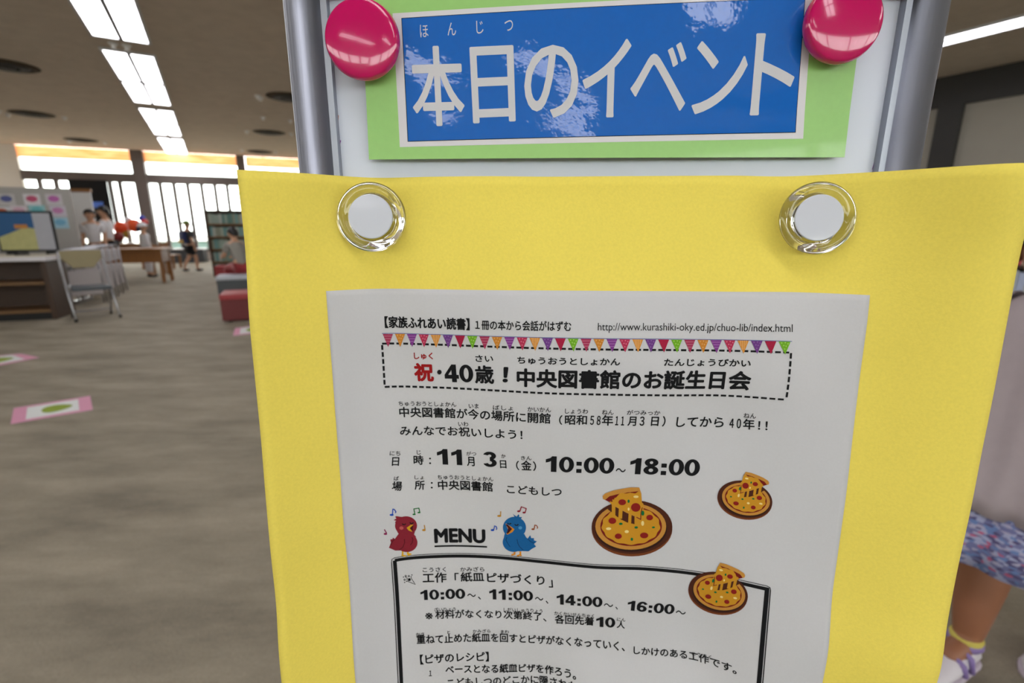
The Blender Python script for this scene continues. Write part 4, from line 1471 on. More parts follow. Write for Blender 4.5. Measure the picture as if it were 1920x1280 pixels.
# --- bunch of balloons standing on the table
bq = on_y(240, 428, TB2[1])
bunch = thing('balloon_bunch', 'bunch of orange, red, navy and blue balloons on a stick above the brown table', 'balloons', (bq.x, bq.y, 0.60), 0)
MB().lathe([(0.10, 0.0), (0.10, 0.02), (0.02, 0.03)], 20).build('base', M_whitep, bunch)
MB().tube([(0, 0, 0.02), (0, 0, bq.z - 0.60)], 0.008, 8).build('stick', M_whitep, bunch)
for px, py, r, c in [(228, 428, 0.17, (226, 74, 26)), (252, 423, 0.16, (232, 84, 30)), (222, 444, 0.12, (120, 24, 16)), (236, 438, 0.11, (156, 130, 26)),
                     (258, 426, 0.11, (30, 44, 78)), (266, 409, 0.075, (50, 62, 176)), (240, 412, 0.08, (222, 222, 228)), (271, 416, 0.08, (220, 74, 72))]:
    dy = -0.10 + 0.15 * (int(px * 7 + py) % 3)
    q = on_y(px, py, TB2[1] + dy) - Vector((bq.x, bq.y, 0.60))
    b = MB()
    b.ball(q, r * 0.95, 20)
    b.tube([q + Vector((0, 0, -r * 1.03)), q + Vector((0, 0, -r * 0.92))], [0.016, 0.006], 8)
    b.tube([q + Vector((0, 0, -r * 1.02)), Vector((0, 0, 0.16))], 0.002, 5)
    b.build('balloon', colour('ball ' + str(c), c, 0.5), bunch, smooth=True)

# --- black banner, white screen by the windows
w0_, _ = wall_wz(132, 343)
w1_, _ = wall_wz(203, 345)
_, zb_ = wall_wz(190, 432)
o = wall_box('banner', mat('black cloth', (16, 16, 18), rough=0.9, var=0.1), w0_, w1_, max(zb_, 1.0), ZT0 + 0.03, 0.10, 0.13, kind=None)
tag(o, 'black cloth banner hanging in front of the window below the grey transom', 'banner')
bw, bz = wall_wz(184, 384)
o = wall_box('pennant', colour('pennant blue', (90, 130, 226)), bw - 0.22, bw + 0.16, bz - 0.08, bz + 0.08, 0.131, 0.14, kind=None)
tag(o, 'small bright blue card fixed to the black banner', 'card')
q1 = on_y(152, 382, 10.7)
t = thing('portable_screen', 'white portable screen with brown top bar standing beside the black banner', 'screen', (q1.x, q1.y, 0), FA)
MB().box(-0.26, 0.20, -0.01, 0.01, 0.75, q1.z + 0.28).build('screen_sheet', M_whitep, t)
MB().box(-0.28, 0.22, -0.03, 0.03, q1.z + 0.24, q1.z + 0.31).build('top_bar', M_wood, t)
for x in (-0.2, 0.15):
    MB().box(x - 0.015, x + 0.015, -0.015, 0.015, 0.04, 0.76).box(x - 0.02, x + 0.02, -0.2, 0.2, 0, 0.04).build('leg', M_steel, t)

# --- far bookcase with its books
bp0 = on_z(401, 519)
t = thing('bookcase', 'dark bookcase with rows of teal books beyond the seated person', 'bookcase', bp0 + Vector((0, 0, 0)), math.radians(8))
BW, BH, BD_ = 1.15, 1.32, 0.30
for x in (0, BW - 0.03):
    MB().box(x, x + 0.03, 0, BD_, 0, BH).build('side_panel', M_wdark, t)
MB().box(0.03, BW - 0.03, BD_ - 0.02, BD_, 0, BH - 0.03).build('back_panel', M_wdark, t)
MB().box(0, BW, 0, BD_, BH - 0.03, BH).build('top_board', M_wdark, t)
LV = [0.06, 0.31, 0.56, 0.81, 1.06]
for z in LV:
    MB().box(0.03, BW - 0.03, 0, BD_ - 0.02, z - 0.03, z).build('shelf_board', M_wedge, t)
BC = [(120, 150, 140), (150, 166, 154), (96, 132, 124), (168, 176, 160), (108, 152, 150), (140, 146, 128), (180, 184, 176)]
rows = ['bottom', 'second lowest', 'middle', 'second highest', 'top']
cb = math.cos(math.radians(8)), math.sin(math.radians(8))


def make_book(w, h, d, c, z0=0):
    """a book standing on its lower edge, spine to local -y"""
    o = thing('book', '', 'book')
    MB().box(-w / 2 + 0.003, w / 2 - 0.003, 0.003, d, 0.004, h - 0.004).build('pages', M_whitep, o)
    MB().box(-w / 2, -w / 2 + 0.003, 0, d + 0.003, 0, h).box(w / 2 - 0.003, w / 2, 0, d + 0.003, 0, h).box(-w / 2, w / 2, 0, 0.003, 0, h).build('cover', colour('book ' + str(c), c), o)
    return o


protos = {}
for r_, z in enumerate(LV):
    x = 0.06
    while x < 0.86:
        c = random.choice(BC)
        key = c
        if key not in protos:
            protos[key] = o = make_book(0.05, 0.19, 0.15, c)
        else:
            o = copy_tree(protos[key])
        s_ = random.uniform(0.92, 1.05)
        o.scale = (0.96, 1, s_)
        lx, ly = x, 0.03
        o.location = (bp0.x + cb[0] * lx - cb[1] * ly, bp0.y + cb[1] * lx + cb[0] * ly, z + 0.0005)
        o.rotation_euler = (0, 0, math.radians(8))
        tag(o, 'muted teal or grey book in the %s row of the far bookcase' % rows[r_], 'book', 'books in the %s row of the far bookcase' % rows[r_])
        x += 0.0505

# --- benches
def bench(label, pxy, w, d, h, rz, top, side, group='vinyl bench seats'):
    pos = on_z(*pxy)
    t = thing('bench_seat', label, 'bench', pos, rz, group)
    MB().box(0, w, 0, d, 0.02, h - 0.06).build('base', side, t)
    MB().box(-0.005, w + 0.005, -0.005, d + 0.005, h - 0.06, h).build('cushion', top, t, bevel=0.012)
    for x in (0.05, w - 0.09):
        MB().box(x, x + 0.04, 0.03, d - 0.03, 0, 0.02).build('glide', M_rubber, t)
    return t


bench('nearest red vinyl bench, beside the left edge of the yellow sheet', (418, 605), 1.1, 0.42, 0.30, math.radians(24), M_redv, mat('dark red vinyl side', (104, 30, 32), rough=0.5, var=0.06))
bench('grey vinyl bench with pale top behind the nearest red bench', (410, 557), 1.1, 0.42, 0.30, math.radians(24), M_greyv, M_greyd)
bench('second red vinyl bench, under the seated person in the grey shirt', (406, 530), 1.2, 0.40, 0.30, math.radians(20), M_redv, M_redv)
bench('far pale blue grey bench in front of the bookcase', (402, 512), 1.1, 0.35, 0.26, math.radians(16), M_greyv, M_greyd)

# --- floor stickers
def sticker(label, quad, group='pink floor stickers'):
    P4 = [on_z(x, y, 0.0) for x, y in quad]
    c = sum(P4, Vector()) / 4
    t = thing('floor_sticker', label, 'floor sticker', c, 0, group)

    def inset(a0, a1, b0, b1, z, nm, m):
        pts = []
        for s, r in ((a0, b0), (a1, b0), (a1, b1), (a0, b1)):
            top = P4[0].lerp(P4[1], s)
            bot = P4[3].lerp(P4[2], s)
            pts.append(top.lerp(bot, r) - c)
        b = MB().add([(v.x, v.y, z) for v in pts] + [(v.x, v.y, z - 0.0008) for v in pts], [(0, 1, 2, 3), (7, 6, 5, 4), (0, 4, 5, 1), (1, 5, 6, 2), (2, 6, 7, 3), (3, 7, 4, 0)])
        b.build(nm, m, t)
    inset(0, 1, 0, 1, 0.0010, 'pink_sheet', mat('sticker pink', (216, 150, 178), rough=0.5, var=0.06, scale=30))
    inset(0.17, 0.83, 0.12, 0.88, 0.0019, 'white_panel', colour('sticker white', (226, 230, 228), 0.5))
    pts = []
    for k in range(20):
        a = 2 * math.pi * k / 20
        s, r = 0.55 + 0.20 * math.cos(a), 0.5 + 0.22 * math.sin(a) * (1 - 0.3 * math.cos(a))
        top, bot = P4[0].lerp(P4[1], s), P4[3].lerp(P4[2], s)
        pts.append(top.lerp(bot, r) - c)
    MB().add([(v.x, v.y, 0.0024) for v in pts], [tuple(range(20))]).build('green_print', mat('sticker green', (136, 158, 30), rough=0.5, var=0.35, scale=18), t)
    return t


sticker('pink floor sticker with white panel and green print, nearest on the carpet', [(26, 765), (169, 742), (174, 768), (20, 795)])
sticker('pink floor sticker cut by the left picture edge', [(-70, 672), (38, 663), (74, 670), (-75, 700)])
sticker('pink floor sticker peeping out beside the nearest red bench', [(441, 615), (500, 607), (506, 622), (437, 629)])

# --- bookcase at the right edge
rp = on_y(1886, 440, 4.4)
t = thing('bookcase', 'bookcase with colourful books at the right picture edge behind the walking child', 'bookcase', (rp.x, rp.y, 0), math.radians(-50))
RC, RS = math.cos(math.radians(-50)), math.sin(math.radians(-50))
RZ = [on_y(1905, y, 4.3).z for y in (553, 497, 458)]
for x in (-0.25, 1.3):
    MB().box(x, x + 0.03, 0, 0.3, 0, 1.25).build('side_panel', M_wood, t)
MB().box(-0.22, 1.3, 0.28, 0.30, 0, 1.22).build('back_panel', M_wdark, t)
MB().box(-0.25, 1.33, 0, 0.3, 1.22, 1.25).build('top_board', M_wood, t)
for z in (0.08, 0.30, RZ[0], RZ[1], RZ[2]):
    MB().box(-0.22, 1.3, 0, 0.28, z - 0.03, z).build('shelf_board', M_wood if z == RZ[0] else M_wdark, t)
RCOL = [(206, 206, 206), (40, 84, 150), (196, 200, 206), (176, 168, 40), (200, 80, 90), (186, 196, 226), (90, 70, 60), (210, 190, 170)]
for r_, z in enumerate(RZ):
    x = -0.19
    hh = (RZ[1] - RZ[0] - 0.045) if r_ == 0 else (RZ[2] - RZ[1] - 0.045) if r_ == 1 else 0.17
    for k in range(14):
        c = RCOL[(k * 3 + r_ * 2) % 8]
        o = make_book(0.05, hh, 0.16, c)
        o.location = (rp.x + RC * x - RS * 0.03, rp.y + RS * x + RC * 0.03, z + 0.0005)
        o.rotation_euler = (0, 0, math.radians(-50))
        o.scale = (0.96, 1, random.uniform(0.9, 1))
        tag(o, 'book in the %s row of the bookcase at the right edge' % ['lower', 'middle', 'upper'][r_], 'book', 'books in the %s row of the right bookcase' % ['lower', 'middle', 'upper'][r_])
        x += 0.0505
# ================================================================== PEOPLE
M_skin = mat('skin', (206, 160, 130), rough=0.55, var=0.04, scale=20)
M_skin_t = mat('tanned skin', (146, 96, 68), rough=0.5, var=0.06, scale=30)
M_hair = mat('black hair', (18, 15, 14), rough=0.45, var=0.2, scale=60)
M_eye = mat('dark eye', (20, 16, 14), rough=0.2)
M_lip = mat('lip', (168, 92, 84), rough=0.5)


def skin_mesh(name, nodes, edges, m, parent, root, sub=1):
    keys = list(nodes)
    me = bpy.data.meshes.new(name)
    me.from_pydata([nodes[k][:3] for k in keys], [(keys.index(a), keys.index(b_)) for a, b_ in edges], [])
    o = bpy.data.objects.new(name, me)
    COL.objects.link(o)
    sk = o.modifiers.new('skin', 'SKIN')
    sk.use_smooth_shade = True
    sv = me.skin_vertices[0].data
    for i, k in enumerate(keys):
        n = nodes[k]
        sv[i].radius = (n[3], n[4] if len(n) > 4 else n[3])
        sv[i].use_root = (k == root)
    ss = o.modifiers.new('sub', 'SUBSURF')
    ss.levels = ss.render_levels = sub
    dg = bpy.context.evaluated_depsgraph_get()
    dg.update()
    me2 = bpy.data.meshes.new_from_object(o.evaluated_get(dg))
    o.modifiers.clear()
    o.data = me2
    bpy.data.meshes.remove(me)
    me2.name = name
    me2.materials.clear()
    me2.materials.append(m)
    me2.polygons.foreach_set('use_smooth', [True] * len(me2.polygons))
    o.parent = parent
    return o


def hands(J, E_, H):
    for s in ('l', 'r'):
        e, w = Vector(J['elbow_' + s][:3]), Vector(J['wrist_' + s][:3])
        d = (w - e).normalized()
        side = d.cross(Vector((1, 0, 0)) if abs(d.x) < 0.8 else Vector((0, 0, 1))).normalized()
        curl = side.cross(d).normalized() * (1 if s == 'l' else -1)
        p = w + d * 0.035 * H
        J['palm_' + s] = tuple(p) + (0.019 * H, 0.012 * H)
        E_.append(('wrist_' + s, 'palm_' + s))
        for k in range(4):
            r = p + d * 0.018 * H + side * (k - 1.5) * 0.0105 * H
            L = (0.034, 0.040, 0.038, 0.029)[k] * H
            m_ = r + d * L * 0.55 + curl * 0.004 * H
            t_ = m_ + d * L * 0.45 + curl * 0.010 * H
            for nm, q, rr in (('a', r, 0.0056), ('b', m_, 0.0051), ('c', t_, 0.0044)):
                J['f%d%s_%s' % (k, nm, s)] = tuple(q) + (rr * H,)
            E_ += [('palm_' + s, 'f%da_%s' % (k, s)), ('f%da_%s' % (k, s), 'f%db_%s' % (k, s)), ('f%db_%s' % (k, s), 'f%dc_%s' % (k, s))]
        a = p - d * 0.008 * H - side * 0.018 * H
        b_ = a + d * 0.020 * H - side * 0.012 * H + curl * 0.006 * H
        J['ta_' + s], J['tb_' + s] = tuple(a) + (0.0062 * H,), tuple(b_) + (0.0052 * H,)
        E_ += [('palm_' + s, 'ta_' + s), ('ta_' + s, 'tb_' + s)]


def person(label, pos, rz, H, pose, shirt, lower, hair=True, shorts=False, skin=None, hat=None, pack=None, shoe=(30, 30, 34), sleeve='short', name='person'):
    skin = skin or M_skin
    root = thing(name, label, 'person', pos, rz)
    J = {'pelvis': (0, 0, .50, .082, .060), 'waist': (0, 0, .60, .074, .054), 'chest': (0, 0, .72, .088, .060), 'collar': (0, .004, .80, .060, .045), 'neck': (0, .002, .85, .032),
         'jaw': (0, -.012, .885, .046, .052), 'skull': (0, -.006, .935, .060, .068), 'crown': (0, 0, .972, .045, .050)}
    for s, x in (('l', -1), ('r', 1)):
        J['hip_' + s] = (x * .050, 0, .475, .060)
        J['thigh_' + s] = (x * .052, -.004, .38, .052)
        J['knee_' + s] = (x * .054, -.008, .275, .038)
        J['calf_' + s] = (x * .054, .008, .20, .038)
        J['ankle_' + s] = (x * .054, .010, .05, .023)
        J['toe_' + s] = (x * .058, -.072, .022, .022)
        J['shoulder_' + s] = (x * .105, .004, .785, .038)
        J['elbow_' + s] = (x * .128, .012, .625, .027)
        J['wrist_' + s] = (x * .132, -.022, .485, .018)
    J.update(pose)
    J = {k: tuple(c * H for c in v) for k, v in J.items()}
    E_ = [('pelvis', 'waist'), ('waist', 'chest'), ('chest', 'collar'), ('collar', 'neck'), ('neck', 'jaw'), ('jaw', 'skull'), ('skull', 'crown')]
    for s in ('l', 'r'):
        E_ += [('pelvis', 'hip_' + s), ('hip_' + s, 'thigh_' + s), ('thigh_' + s, 'knee_' + s), ('knee_' + s, 'calf_' + s), ('calf_' + s, 'ankle_' + s), ('ankle_' + s, 'toe_' + s),
               ('collar', 'shoulder_' + s), ('shoulder_' + s, 'elbow_' + s), ('elbow_' + s, 'wrist_' + s)]
    hands(J, E_, H)
    skin_mesh('body', J, E_, skin, root, 'pelvis')

    def cloth(nm, keys, edges, m, grow, cut=None):
        N = {}
        for k in keys:
            v = J[k]
            N[k] = v[:3] + tuple(r + grow * H for r in v[3:])
        if cut:
            for k, (a, b_, f) in cut.items():
                va, vb = Vector(J[a][:3]), Vector(J[b_][:3])
                N[k] = tuple(va.lerp(vb, f)) + (J[a][3] * (1 - f) + J[b_][3] * f + grow * H,)
        return skin_mesh(nm, N, edges, m, root, keys[0])
    cut, ed = {}, [('pelvis', 'waist'), ('waist', 'chest'), ('chest', 'collar')]
    for s in ('l', 'r'):
        cut['sl_' + s] = ('shoulder_' + s, 'elbow_' + s, 0.75) if sleeve == 'short' else ('elbow_' + s, 'wrist_' + s, 0.9)
        ed += [('collar', 'shoulder_' + s)]
        ed += [('shoulder_' + s, 'sl_' + s)] if sleeve == 'short' else [('shoulder_' + s, 'elbow_' + s), ('elbow_' + s, 'sl_' + s)]
    ks = ['chest', 'pelvis', 'waist', 'collar', 'shoulder_l', 'shoulder_r'] + ([] if sleeve == 'short' else ['elbow_l', 'elbow_r'])
    cloth('shirt', ks, ed, shirt, .012, cut)
    cut, ed, ks = {}, [], ['pelvis']
    for s in ('l', 'r'):
        ed += [('pelvis', 'hip_' + s), ('hip_' + s, 'thigh_' + s)]
        ks += ['hip_' + s, 'thigh_' + s]
        if shorts:
            cut['hem_' + s] = ('thigh_' + s, 'knee_' + s, 0.7)
            ed += [('thigh_' + s, 'hem_' + s)]
        else:
            ks += ['knee_' + s, 'calf_' + s]
            cut['hem_' + s] = ('calf_' + s, 'ankle_' + s, 0.8)
            ed += [('thigh_' + s, 'knee_' + s), ('knee_' + s, 'calf_' + s), ('calf_' + s, 'hem_' + s)]
    cloth('shorts' if shorts else 'trousers', ks, ed, lower, .010, cut)
    ms = colour('shoe ' + str(shoe), shoe)
    for s in ('l', 'r'):
        a, t_ = Vector(J['ankle_' + s][:3]), Vector(J['toe_' + s][:3])
        f = (t_ - a)
        f.z = 0
        f.normalize()
        c = a.lerp(t_, 0.45)
        b = MB().ball((0, 0, 0), (0.030 * H, 0.072 * H, 0.026 * H), 14, 0, Matrix.Rotation(math.atan2(f.y, f.x) - math.pi / 2, 3, 'Z'))
        b.v = [(x + c.x, y + c.y, max(z + t_.z + 0.002 * H, t_.z - 0.022 * H)) for x, y, z in b.v]
        b.build('shoe', ms, root, smooth=True)
    hd = Vector(J['skull'][:3])
    cr_ = Vector(J['crown'][:3])
    up = (cr_ - hd).normalized()
    R = Vector((0, 0, 1)).rotation_difference(up).to_matrix()
    for s in (-1, 1):
        MB().ball(hd + R @ Vector((s * .022, -.064, -.006)) * H, (0.007 * H, 0.005 * H, 0.0055 * H), 10).build('eye', M_eye, root, smooth=True)
        MB().ball(hd + R @ Vector((s * .062, .0, -.012)) * H, (0.008 * H, 0.014 * H, 0.019 * H), 10).build('ear', skin, root, smooth=True)
    MB().ball(hd + R @ Vector((0, -.070, -.024)) * H, (0.008 * H, 0.012 * H, 0.012 * H), 10).build('nose', skin, root, smooth=True)
    MB().ball(hd + R @ Vector((0, -.058, -.048)) * H, (0.015 * H, 0.006 * H, 0.0045 * H), 10).build('mouth', M_lip, root, smooth=True)
    hm = hat if hat else M_hair
    b = MB()
    hc = hd + R @ Vector((0, .008, .012)) * H
    vs, fs, n, h = [], [], 20, 10
    for i in range(h + 1):
        p_ = math.pi * 0.5 * i / h
        for k in range(n):
            t_ = 2 * math.pi * k / n
            back = max(0.0, math.sin(t_))
            zz = -math.cos(p_ + math.pi / 2 * 0) if False else math.sin(math.pi / 2 - p_)
            drop = -0.055 * back * (i / h) ** 2 if not hat else 0
            q = Vector((0.069 * math.sin(p_) * math.cos(t_), 0.076 * math.sin(p_) * math.sin(t_), 0.068 * zz + drop))
            vs.append(hc + R @ q * H)
    for i in range(h):
        for k in range(n):
            fs.append((i * n + k, (i + 1) * n + k, (i + 1) * n + (k + 1) % n, i * n + (k + 1) % n))
    b.add(vs, fs)
    if hat:
        b.lathe([(0.094 * H, -0.002 * H), (0.094 * H, 0.002 * H), (0.06 * H, 0.008 * H)], 20, Matrix.Translation(hc) @ R.to_4x4())
    hr = b.build('cap' if hat else 'hair', hm, root, smooth=True)
    sd = hr.modifiers.new('solid', 'SOLIDIFY')
    sd.thickness = 0.006 * H
    if pack:
        ch = Vector(J['chest'][:3])
        MB().box(-.085 * H, .085 * H, .065 * H, .15 * H, -.16 * H, .07 * H, 0, Matrix.Translation(ch)).build('backpack', pack[0], root, bevel=0.02 * H)
        MB().box(-.080 * H, .080 * H, .15 * H, .162 * H, -.15 * H, -.09 * H, 0, Matrix.Translation(ch)).build('backpack_band', pack[1], root)
        for s in (-1, 1):
            MB().tube([ch + Vector((s * .055, .07, .05)) * H, ch + Vector((s * .06, 0, .105)) * H, ch + Vector((s * .06, -.075, .03)) * H, ch + Vector((s * .065, -.06, -.08)) * H, ch + Vector((s * .06, .07, -.12)) * H], .009 * H, 8).build('strap', pack[0], root)
    return root


def sit(seat, H, lean=0.0):
    """hips on a seat of height seat"""
    z = seat / H + .075
    dz = z - .50
    P_ = {}
    for k, v in {'pelvis': (0, 0, .50, .085, .062), 'waist': (0, -lean * .3, .60, .076, .056), 'chest': (0, -lean * .7, .72, .09, .062), 'collar': (0, -lean, .80, .060, .046), 'neck': (0, -lean - .01, .85, .032),
                 'jaw': (0, -lean - .03, .885, .046, .052), 'skull': (0, -lean - .03, .935, .060, .068), 'crown': (0, -lean - .03, .972, .045, .050)}.items():
        P_[k] = (v[0], v[1], v[2] + dz) + v[3:]
    for s, x in (('l', -1), ('r', 1)):
        P_['hip_' + s] = (x * .052, -.02, z - .012, .062)
        P_['thigh_' + s] = (x * .06, -.12, z - .012, .054)
        P_['knee_' + s] = (x * .065, -.225, z - .02, .042)
        P_['calf_' + s] = (x * .065, -.225, max((z - .02) * .55, .12), .038)
        P_['ankle_' + s] = (x * .065, -.215, .05, .024)
        P_['toe_' + s] = (x * .068, -.295, .022, .022)
        P_['shoulder_' + s] = (x * .105, -lean, .785 + dz, .039)
        P_['elbow_' + s] = (x * .135, -.07 - lean, .64 + dz, .028)
        P_['wrist_' + s] = (x * .09, -.20 - lean, .62 + dz, .019)
    return P_


M_dgrey = colour('dark grey cloth', (58, 60, 64), 0.85)
M_lgrey = colour('light grey cloth', (150, 146, 138), 0.85)
M_wcloth = colour('white cloth', (226, 226, 230), 0.85)
M_bcloth = colour('black cloth trousers', (26, 26, 30), 0.85)
M_navy = colour('navy nylon', (24, 38, 84), 0.6)
M_yband = colour('yellow band', (206, 160, 40), 0.6)
M_gcap = colour('olive green cap', (96, 112, 40), 0.8)
stride = {'knee_l': (-.054, -.06, .28, .038), 'calf_l': (-.054, -.06, .20, .038), 'ankle_l': (-.054, -.055, .052, .023), 'toe_l': (-.058, -.135, .024, .022),
          'knee_r': (.054, .02, .275, .038), 'calf_r': (.054, .075, .205, .038), 'ankle_r': (.054, .14, .075, .023), 'toe_r': (.058, .075, .028, .022)}
fp = on_z(363, 508)
person('child in a green cap with a navy backpack walking towards the windows', fp, math.radians(150), on_y(358, 414, fp.y).z, stride, M_dgrey, M_bcloth, shorts=True, hat=M_gcap, pack=(M_navy, M_yband))
sp = on_z(446, 514, 0.30)
person('person in a light grey shirt seated on the second red bench', (sp.x, sp.y + 0.12, 0), math.radians(-120), 1.14, sit(0.325, 1.14, 0.07), M_lgrey, M_redv)
for px, py, rz, lab, lo in [(166, 393, 20, 'black haired person in a white shirt in front of the white screen', M_bcloth), (192, 387, -70, 'person in white and black clothes beside the black banner', M_bcloth)]:
    q = on_y(px, py, 9.3 if px < 180 else 10.0)
    person(lab, (q.x, q.y, 0), math.radians(rz), q.z, {}, M_wcloth, lo)
q = on_y(266, 418, 9.9)
person('person in white with a white hat beside the orange balloons', (q.x, q.y, 0), math.radians(150), q.z, {}, M_wcloth, M_wcloth, hat=M_wcloth, sleeve='long')

# --- the child walking past at the right picture edge
root = thing('person', 'child in pale shirt, blue floral skirt and mauve trainers at the right picture edge', 'person', (1.13, 0.95, 0), 0)
O = Vector((1.13, 0.95, 0))


def L_(x, y, z):
    return (x - O.x, y - O.y, z)


def ND(x, y, z, *r):
    return L_(x, y, z) + r


J = {'pelvis': ND(1.13, .95, .53, .082, .070), 'waist': ND(1.12, .95, .62, .078, .064), 'chest': ND(1.10, .95, .73, .088, .070), 'collar': ND(1.09, .95, .82, .060), 'neck': ND(1.085, .948, .865, .036),
     'jaw': ND(1.075, .944, .905, .052), 'skull': ND(1.08, .945, .96, .075), 'crown': ND(1.085, .945, 1.005, .055),
     'hip_r': ND(1.13, .985, .50, .066), 'thigh_r': ND(1.11, .985, .40, .062), 'knee_r': ND(1.098, .968, .30, .054), 'calf_r': ND(1.090, .957, .225, .055), 'shin_r': ND(1.070, .938, .13, .039), 'ankle_r': ND(1.062, .930, .062, .027), 'toe_r': ND(.990, .900, .033, .024),
     'hip_l': ND(1.15, .91, .50, .066), 'thigh_l': ND(1.165, .905, .40, .062), 'knee_l': ND(1.175, .90, .30, .046), 'calf_l': ND(1.245, .91, .22, .050), 'shin_l': ND(1.285, .925, .15, .038), 'ankle_l': ND(1.315, .935, .085, .027), 'toe_l': ND(1.24, .905, .035, .024),
     'shoulder_r': ND(1.055, 1.035, .80, .040), 'elbow_r': ND(1.05, 1.075, .66, .032), 'wrist_r': ND(1.00, 1.07, .55, .022),
     'shoulder_l': ND(1.135, .865, .80, .040), 'elbow_l': ND(1.165, .815, .63, .036), 'wrist_l': ND(1.10, .795, .49, .027)}
E_ = [('pelvis', 'waist'), ('waist', 'chest'), ('chest', 'collar'), ('collar', 'neck'), ('neck', 'jaw'), ('jaw', 'skull'), ('skull', 'crown')]
for s in 'lr':
    E_ += [('pelvis', 'hip_' + s), ('hip_' + s, 'thigh_' + s), ('thigh_' + s, 'knee_' + s), ('knee_' + s, 'calf_' + s), ('calf_' + s, 'shin_' + s), ('shin_' + s, 'ankle_' + s), ('ankle_' + s, 'toe_' + s),
           ('collar', 'shoulder_' + s), ('shoulder_' + s, 'elbow_' + s), ('elbow_' + s, 'wrist_' + s)]
hands(J, E_, 1.08)
skin_mesh('body', J, E_, M_skin_t, root, 'pelvis', sub=2)
FD = Vector((-.92, -.39, 0)).normalized()
RD = Vector((.39, -.92, 0)).normalized()


def loft(name, rings, m, fold, nf, thick, seed=0.0, n=72, ragged=0.0):
    """rings: (cx, cy, z, half width across, half width along the walking direction)"""
    vs, fs = [], []
    for j, (cx, cy, z, ra, rf) in enumerate(rings):
        f = fold * j / (len(rings) - 1)
        for k in range(n):
            t = 2 * math.pi * k / n
            w = 1 + f * (math.sin(nf * t + seed + j * 0.25) + 0.5 * math.sin((nf * 2 + 1) * t + 1.3))
            q = Vector((cx, cy, z)) + RD * ra * w * math.cos(t) + FD * rf * w * math.sin(t) + Vector((0, 0, ragged * j / len(rings) * math.sin(3 * t + seed)))
            vs.append(tuple(q - O))
    for j in range(len(rings) - 1):
        for k in range(n):
            fs.append((j * n + k, j * n + (k + 1) % n, (j + 1) * n + (k + 1) % n, (j + 1) * n + k))
    o = MB().add(vs, fs).build(name, m, root, smooth=True)
    s_ = o.modifiers.new('solid', 'SOLIDIFY')
    s_.thickness = thick
    return o


M_shirt = mat('pale mauve grey cotton', (176, 164, 168), rough=0.9, var=0.05, scale=60, bump=0.3, bscale=900, bdist=0.0004)
M_skirt = bpy.data.materials.new('blue floral cotton')
M_skirt.use_nodes = True
nt = M_skirt.node_tree
pb = nt.nodes['Principled BSDF']
pb.inputs['Roughness'].default_value = 0.9
tc = nt.nodes.new('ShaderNodeTexCoord')
v1 = nt.nodes.new('ShaderNodeTexVoronoi')
v1.inputs['Scale'].default_value = 95
mp = nt.nodes.new('ShaderNodeMapping')
mp.inputs['Scale'].default_value = (1, 1, 2.2)
nt.links.new(tc.outputs['Object'], mp.inputs[0])
nt.links.new(mp.outputs[0], v1.inputs['Vector'])
cr = nt.nodes.new('ShaderNodeValToRGB')
bw_ = nt.nodes.new('ShaderNodeRGBToBW')
nt.links.new(v1.outputs['Color'], bw_.inputs[0])
nt.links.new(bw_.outputs[0], cr.inputs[0])
cr.color_ramp.interpolation = 'CONSTANT'
el = cr.color_ramp.elements
el[0].position, el[0].color = 0.0, lin((84, 80, 118)) + (1,)
el[1].position, el[1].color = 0.24, lin((112, 114, 156)) + (1,)
for p_, c_ in ((0.45, (158, 162, 194)), (0.62, (104, 128, 178)), (0.74, (166, 162, 188)), (0.84, (176, 92, 122))):
    e_ = el.new(p_)
    e_.color = lin(c_) + (1,)
nt.links.new(cr.outputs[0], pb.inputs['Base Color'])
loft('skirt', [(1.125, .95, .60, .085, .078), (1.125, .95, .52, .105, .095), (1.12, .95, .44, .122, .122), (1.118, .95, .36, .150, .150), (1.115, .95, .300, .166, .166)], M_skirt, .05, 7, .003)
loft('shirt', [(1.088, .95, .868, .042, .042), (1.09, .95, .850, .070, .055), (1.095, .95, .825, .108, .072), (1.10, .95, .77, .118, .088), (1.105, .95, .70, .120, .098), (1.11, .95, .60, .122, .110), (1.112, .95, .52, .128, .122),
               (1.112, .95, .46, .134, .132), (1.112, .95, .418, .138, .138)], M_shirt, .085, 6, .0025, 0.6, ragged=0.012)
for s in 'lr':
    a, b_ = Vector(J['shoulder_' + s][:3]), Vector(J['elbow_' + s][:3])
    c_ = Vector(J['collar'][:3])
    o = MB().tube([c_.lerp(a, .55) + Vector((0, 0, .004)), a + Vector((0, 0, .004)), a.lerp(b_, .45), a.lerp(b_, .98)], [.058, .056, .058, .064], 22, cap=False).build('sleeve', M_shirt, root, smooth=True)
    s_ = o.modifiers.new('solid', 'SOLIDIFY')
    s_.thickness = .0025
M_sock = mat('yellow sock', (200, 186, 90), rough=0.9)
M_shoe = mat('white trainer', (214, 208, 214), rough=0.5, var=0.04)
M_shoem = mat('mauve trainer trim', (132, 112, 168), rough=0.5)
M_sole = mat('trainer sole', (196, 184, 198), rough=0.6)
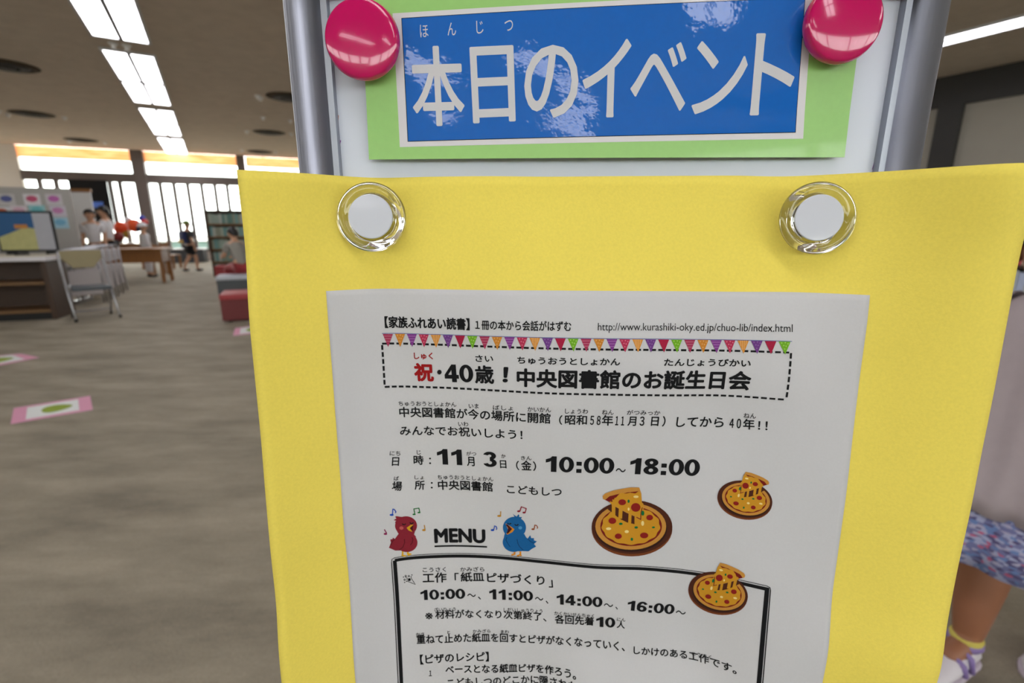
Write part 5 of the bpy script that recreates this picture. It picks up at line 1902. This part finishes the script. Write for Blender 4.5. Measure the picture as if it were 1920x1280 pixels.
for s in 'lr':
    a, t_ = Vector(J['ankle_' + s][:3]), Vector(J['toe_' + s][:3])
    lift = 0.0 if s == 'r' else 0.0
    f = Vector((t_.x - a.x, t_.y - a.y, 0)).normalized()
    sd_ = Vector((-f.y, f.x, 0))
    base = Vector((a.x, a.y, 0)) - f * 0.035
    # outline stations along the foot: distance, half width, height of the upper
    ST = [(0.0, .020, .050), (.02, .029, .062), (.05, .031, .066), (.085, .033, .055), (.12, .036, .042), (.155, .034, .034), (.18, .022, .026), (.19, .008, .016)]

    def foot(z0f, z1f, grow, nm, m, st=ST):
        vs, fs, n = [], [], 14
        for d, hw, h in st:
            for k in range(n):
                t = 2 * math.pi * k / n
                z = z0f(h) + (z1f(h) - z0f(h)) * (0.5 - 0.5 * math.cos(t))
                q = base + f * d + sd_ * (hw + grow) * math.sin(t) * (1 if z < h * .6 else .86) + Vector((0, 0, z))
                vs.append(q)
        for i in range(len(st) - 1):
            for k in range(n):
                fs.append((i * n + k, i * n + (k + 1) % n, (i + 1) * n + (k + 1) % n, (i + 1) * n + k))
        fs += [tuple(range(n)), tuple((len(st) - 1) * n + k for k in range(n))]
        return MB().add(vs, fs).build(nm, m, root, smooth=True)
    up_ = foot(lambda h: .010, lambda h: h, 0, 'shoe', M_shoe)
    vs, fs, n = [], [], 24
    st = [(-.004, .012)] + [(d, hw + .003) for d, hw, h in ST[1:-1]] + [(.194, .010)]
    poly = [base + f * d + sd_ * w_ for d, w_ in st] + [base + f * d - sd_ * w_ for d, w_ in reversed(st)]
    sb = MB().prism([(q.x, q.y) for q in poly], 0.0, .016).build('sole', M_sole, root, bevel=.003)
    col = base + f * .038
    MB().lathe([(.029, .050), (.034, .058), (.033, .066), (.028, .070)], 20, Matrix.Translation(col)).build('shoe_collar', M_shoem, root, smooth=True)
    MB().lathe([(.0265, .052), (.0305, .064), (.0315, .074), (.0300, .077)], 20, Matrix.Translation(col + Vector((0, 0, 0)))).build('sock', M_sock, root, smooth=True)
    for d, h0 in ((.072, .060), (.098, .050)):
        c_ = base + f * d
        MB().tube([c_ + sd_ * .036 + Vector((0, 0, .016)), c_ + sd_ * .030 + Vector((0, 0, h0 - .012)), c_ + Vector((0, 0, h0 + .004)), c_ - sd_ * .030 + Vector((0, 0, h0 - .012)), c_ - sd_ * .036 + Vector((0, 0, .016))], .006, 8).build('strap', M_shoem, root, smooth=True)
hd = Vector(J['skull'][:3])
for s in (-1, 1):
    MB().ball(hd + FD * .072 + RD * s * .026, (.009, .009, .007), 10).build('eye', M_eye, root, smooth=True)
    MB().ball(hd + RD * s * .074 + Vector((0, 0, -.012)), (.014, .014, .020), 10).build('ear', M_skin_t, root, smooth=True)
MB().ball(hd + FD * .078 + Vector((0, 0, -.026)), (.012, .012, .012), 10).build('nose', M_skin_t, root, smooth=True)
MB().ball(hd + FD * .066 + Vector((0, 0, -.050)), (.014, .014, .005), 10).build('mouth', M_lip, root, smooth=True)
vs, fs, n, h = [], [], 24, 10
for i in range(h + 1):
    p_ = math.pi * 0.52 * i / h
    for k in range(n):
        t = 2 * math.pi * k / n
        back = max(0.0, -math.sin(t))
        q = FD * .086 * math.sin(p_) * math.sin(t) + RD * .082 * math.sin(p_) * math.cos(t) + Vector((0, 0, .080 * math.cos(p_) - .09 * back * (i / h) ** 2))
        vs.append(hd - FD * .006 + Vector((0, 0, .012)) + q)
for i in range(h):
    for k in range(n):
        fs.append((i * n + k, (i + 1) * n + k, (i + 1) * n + (k + 1) % n, i * n + (k + 1) % n))
hr = MB().add(vs, fs).build('hair', M_hair, root, smooth=True)
s_ = hr.modifiers.new('solid', 'SOLIDIFY')
s_.thickness = .006
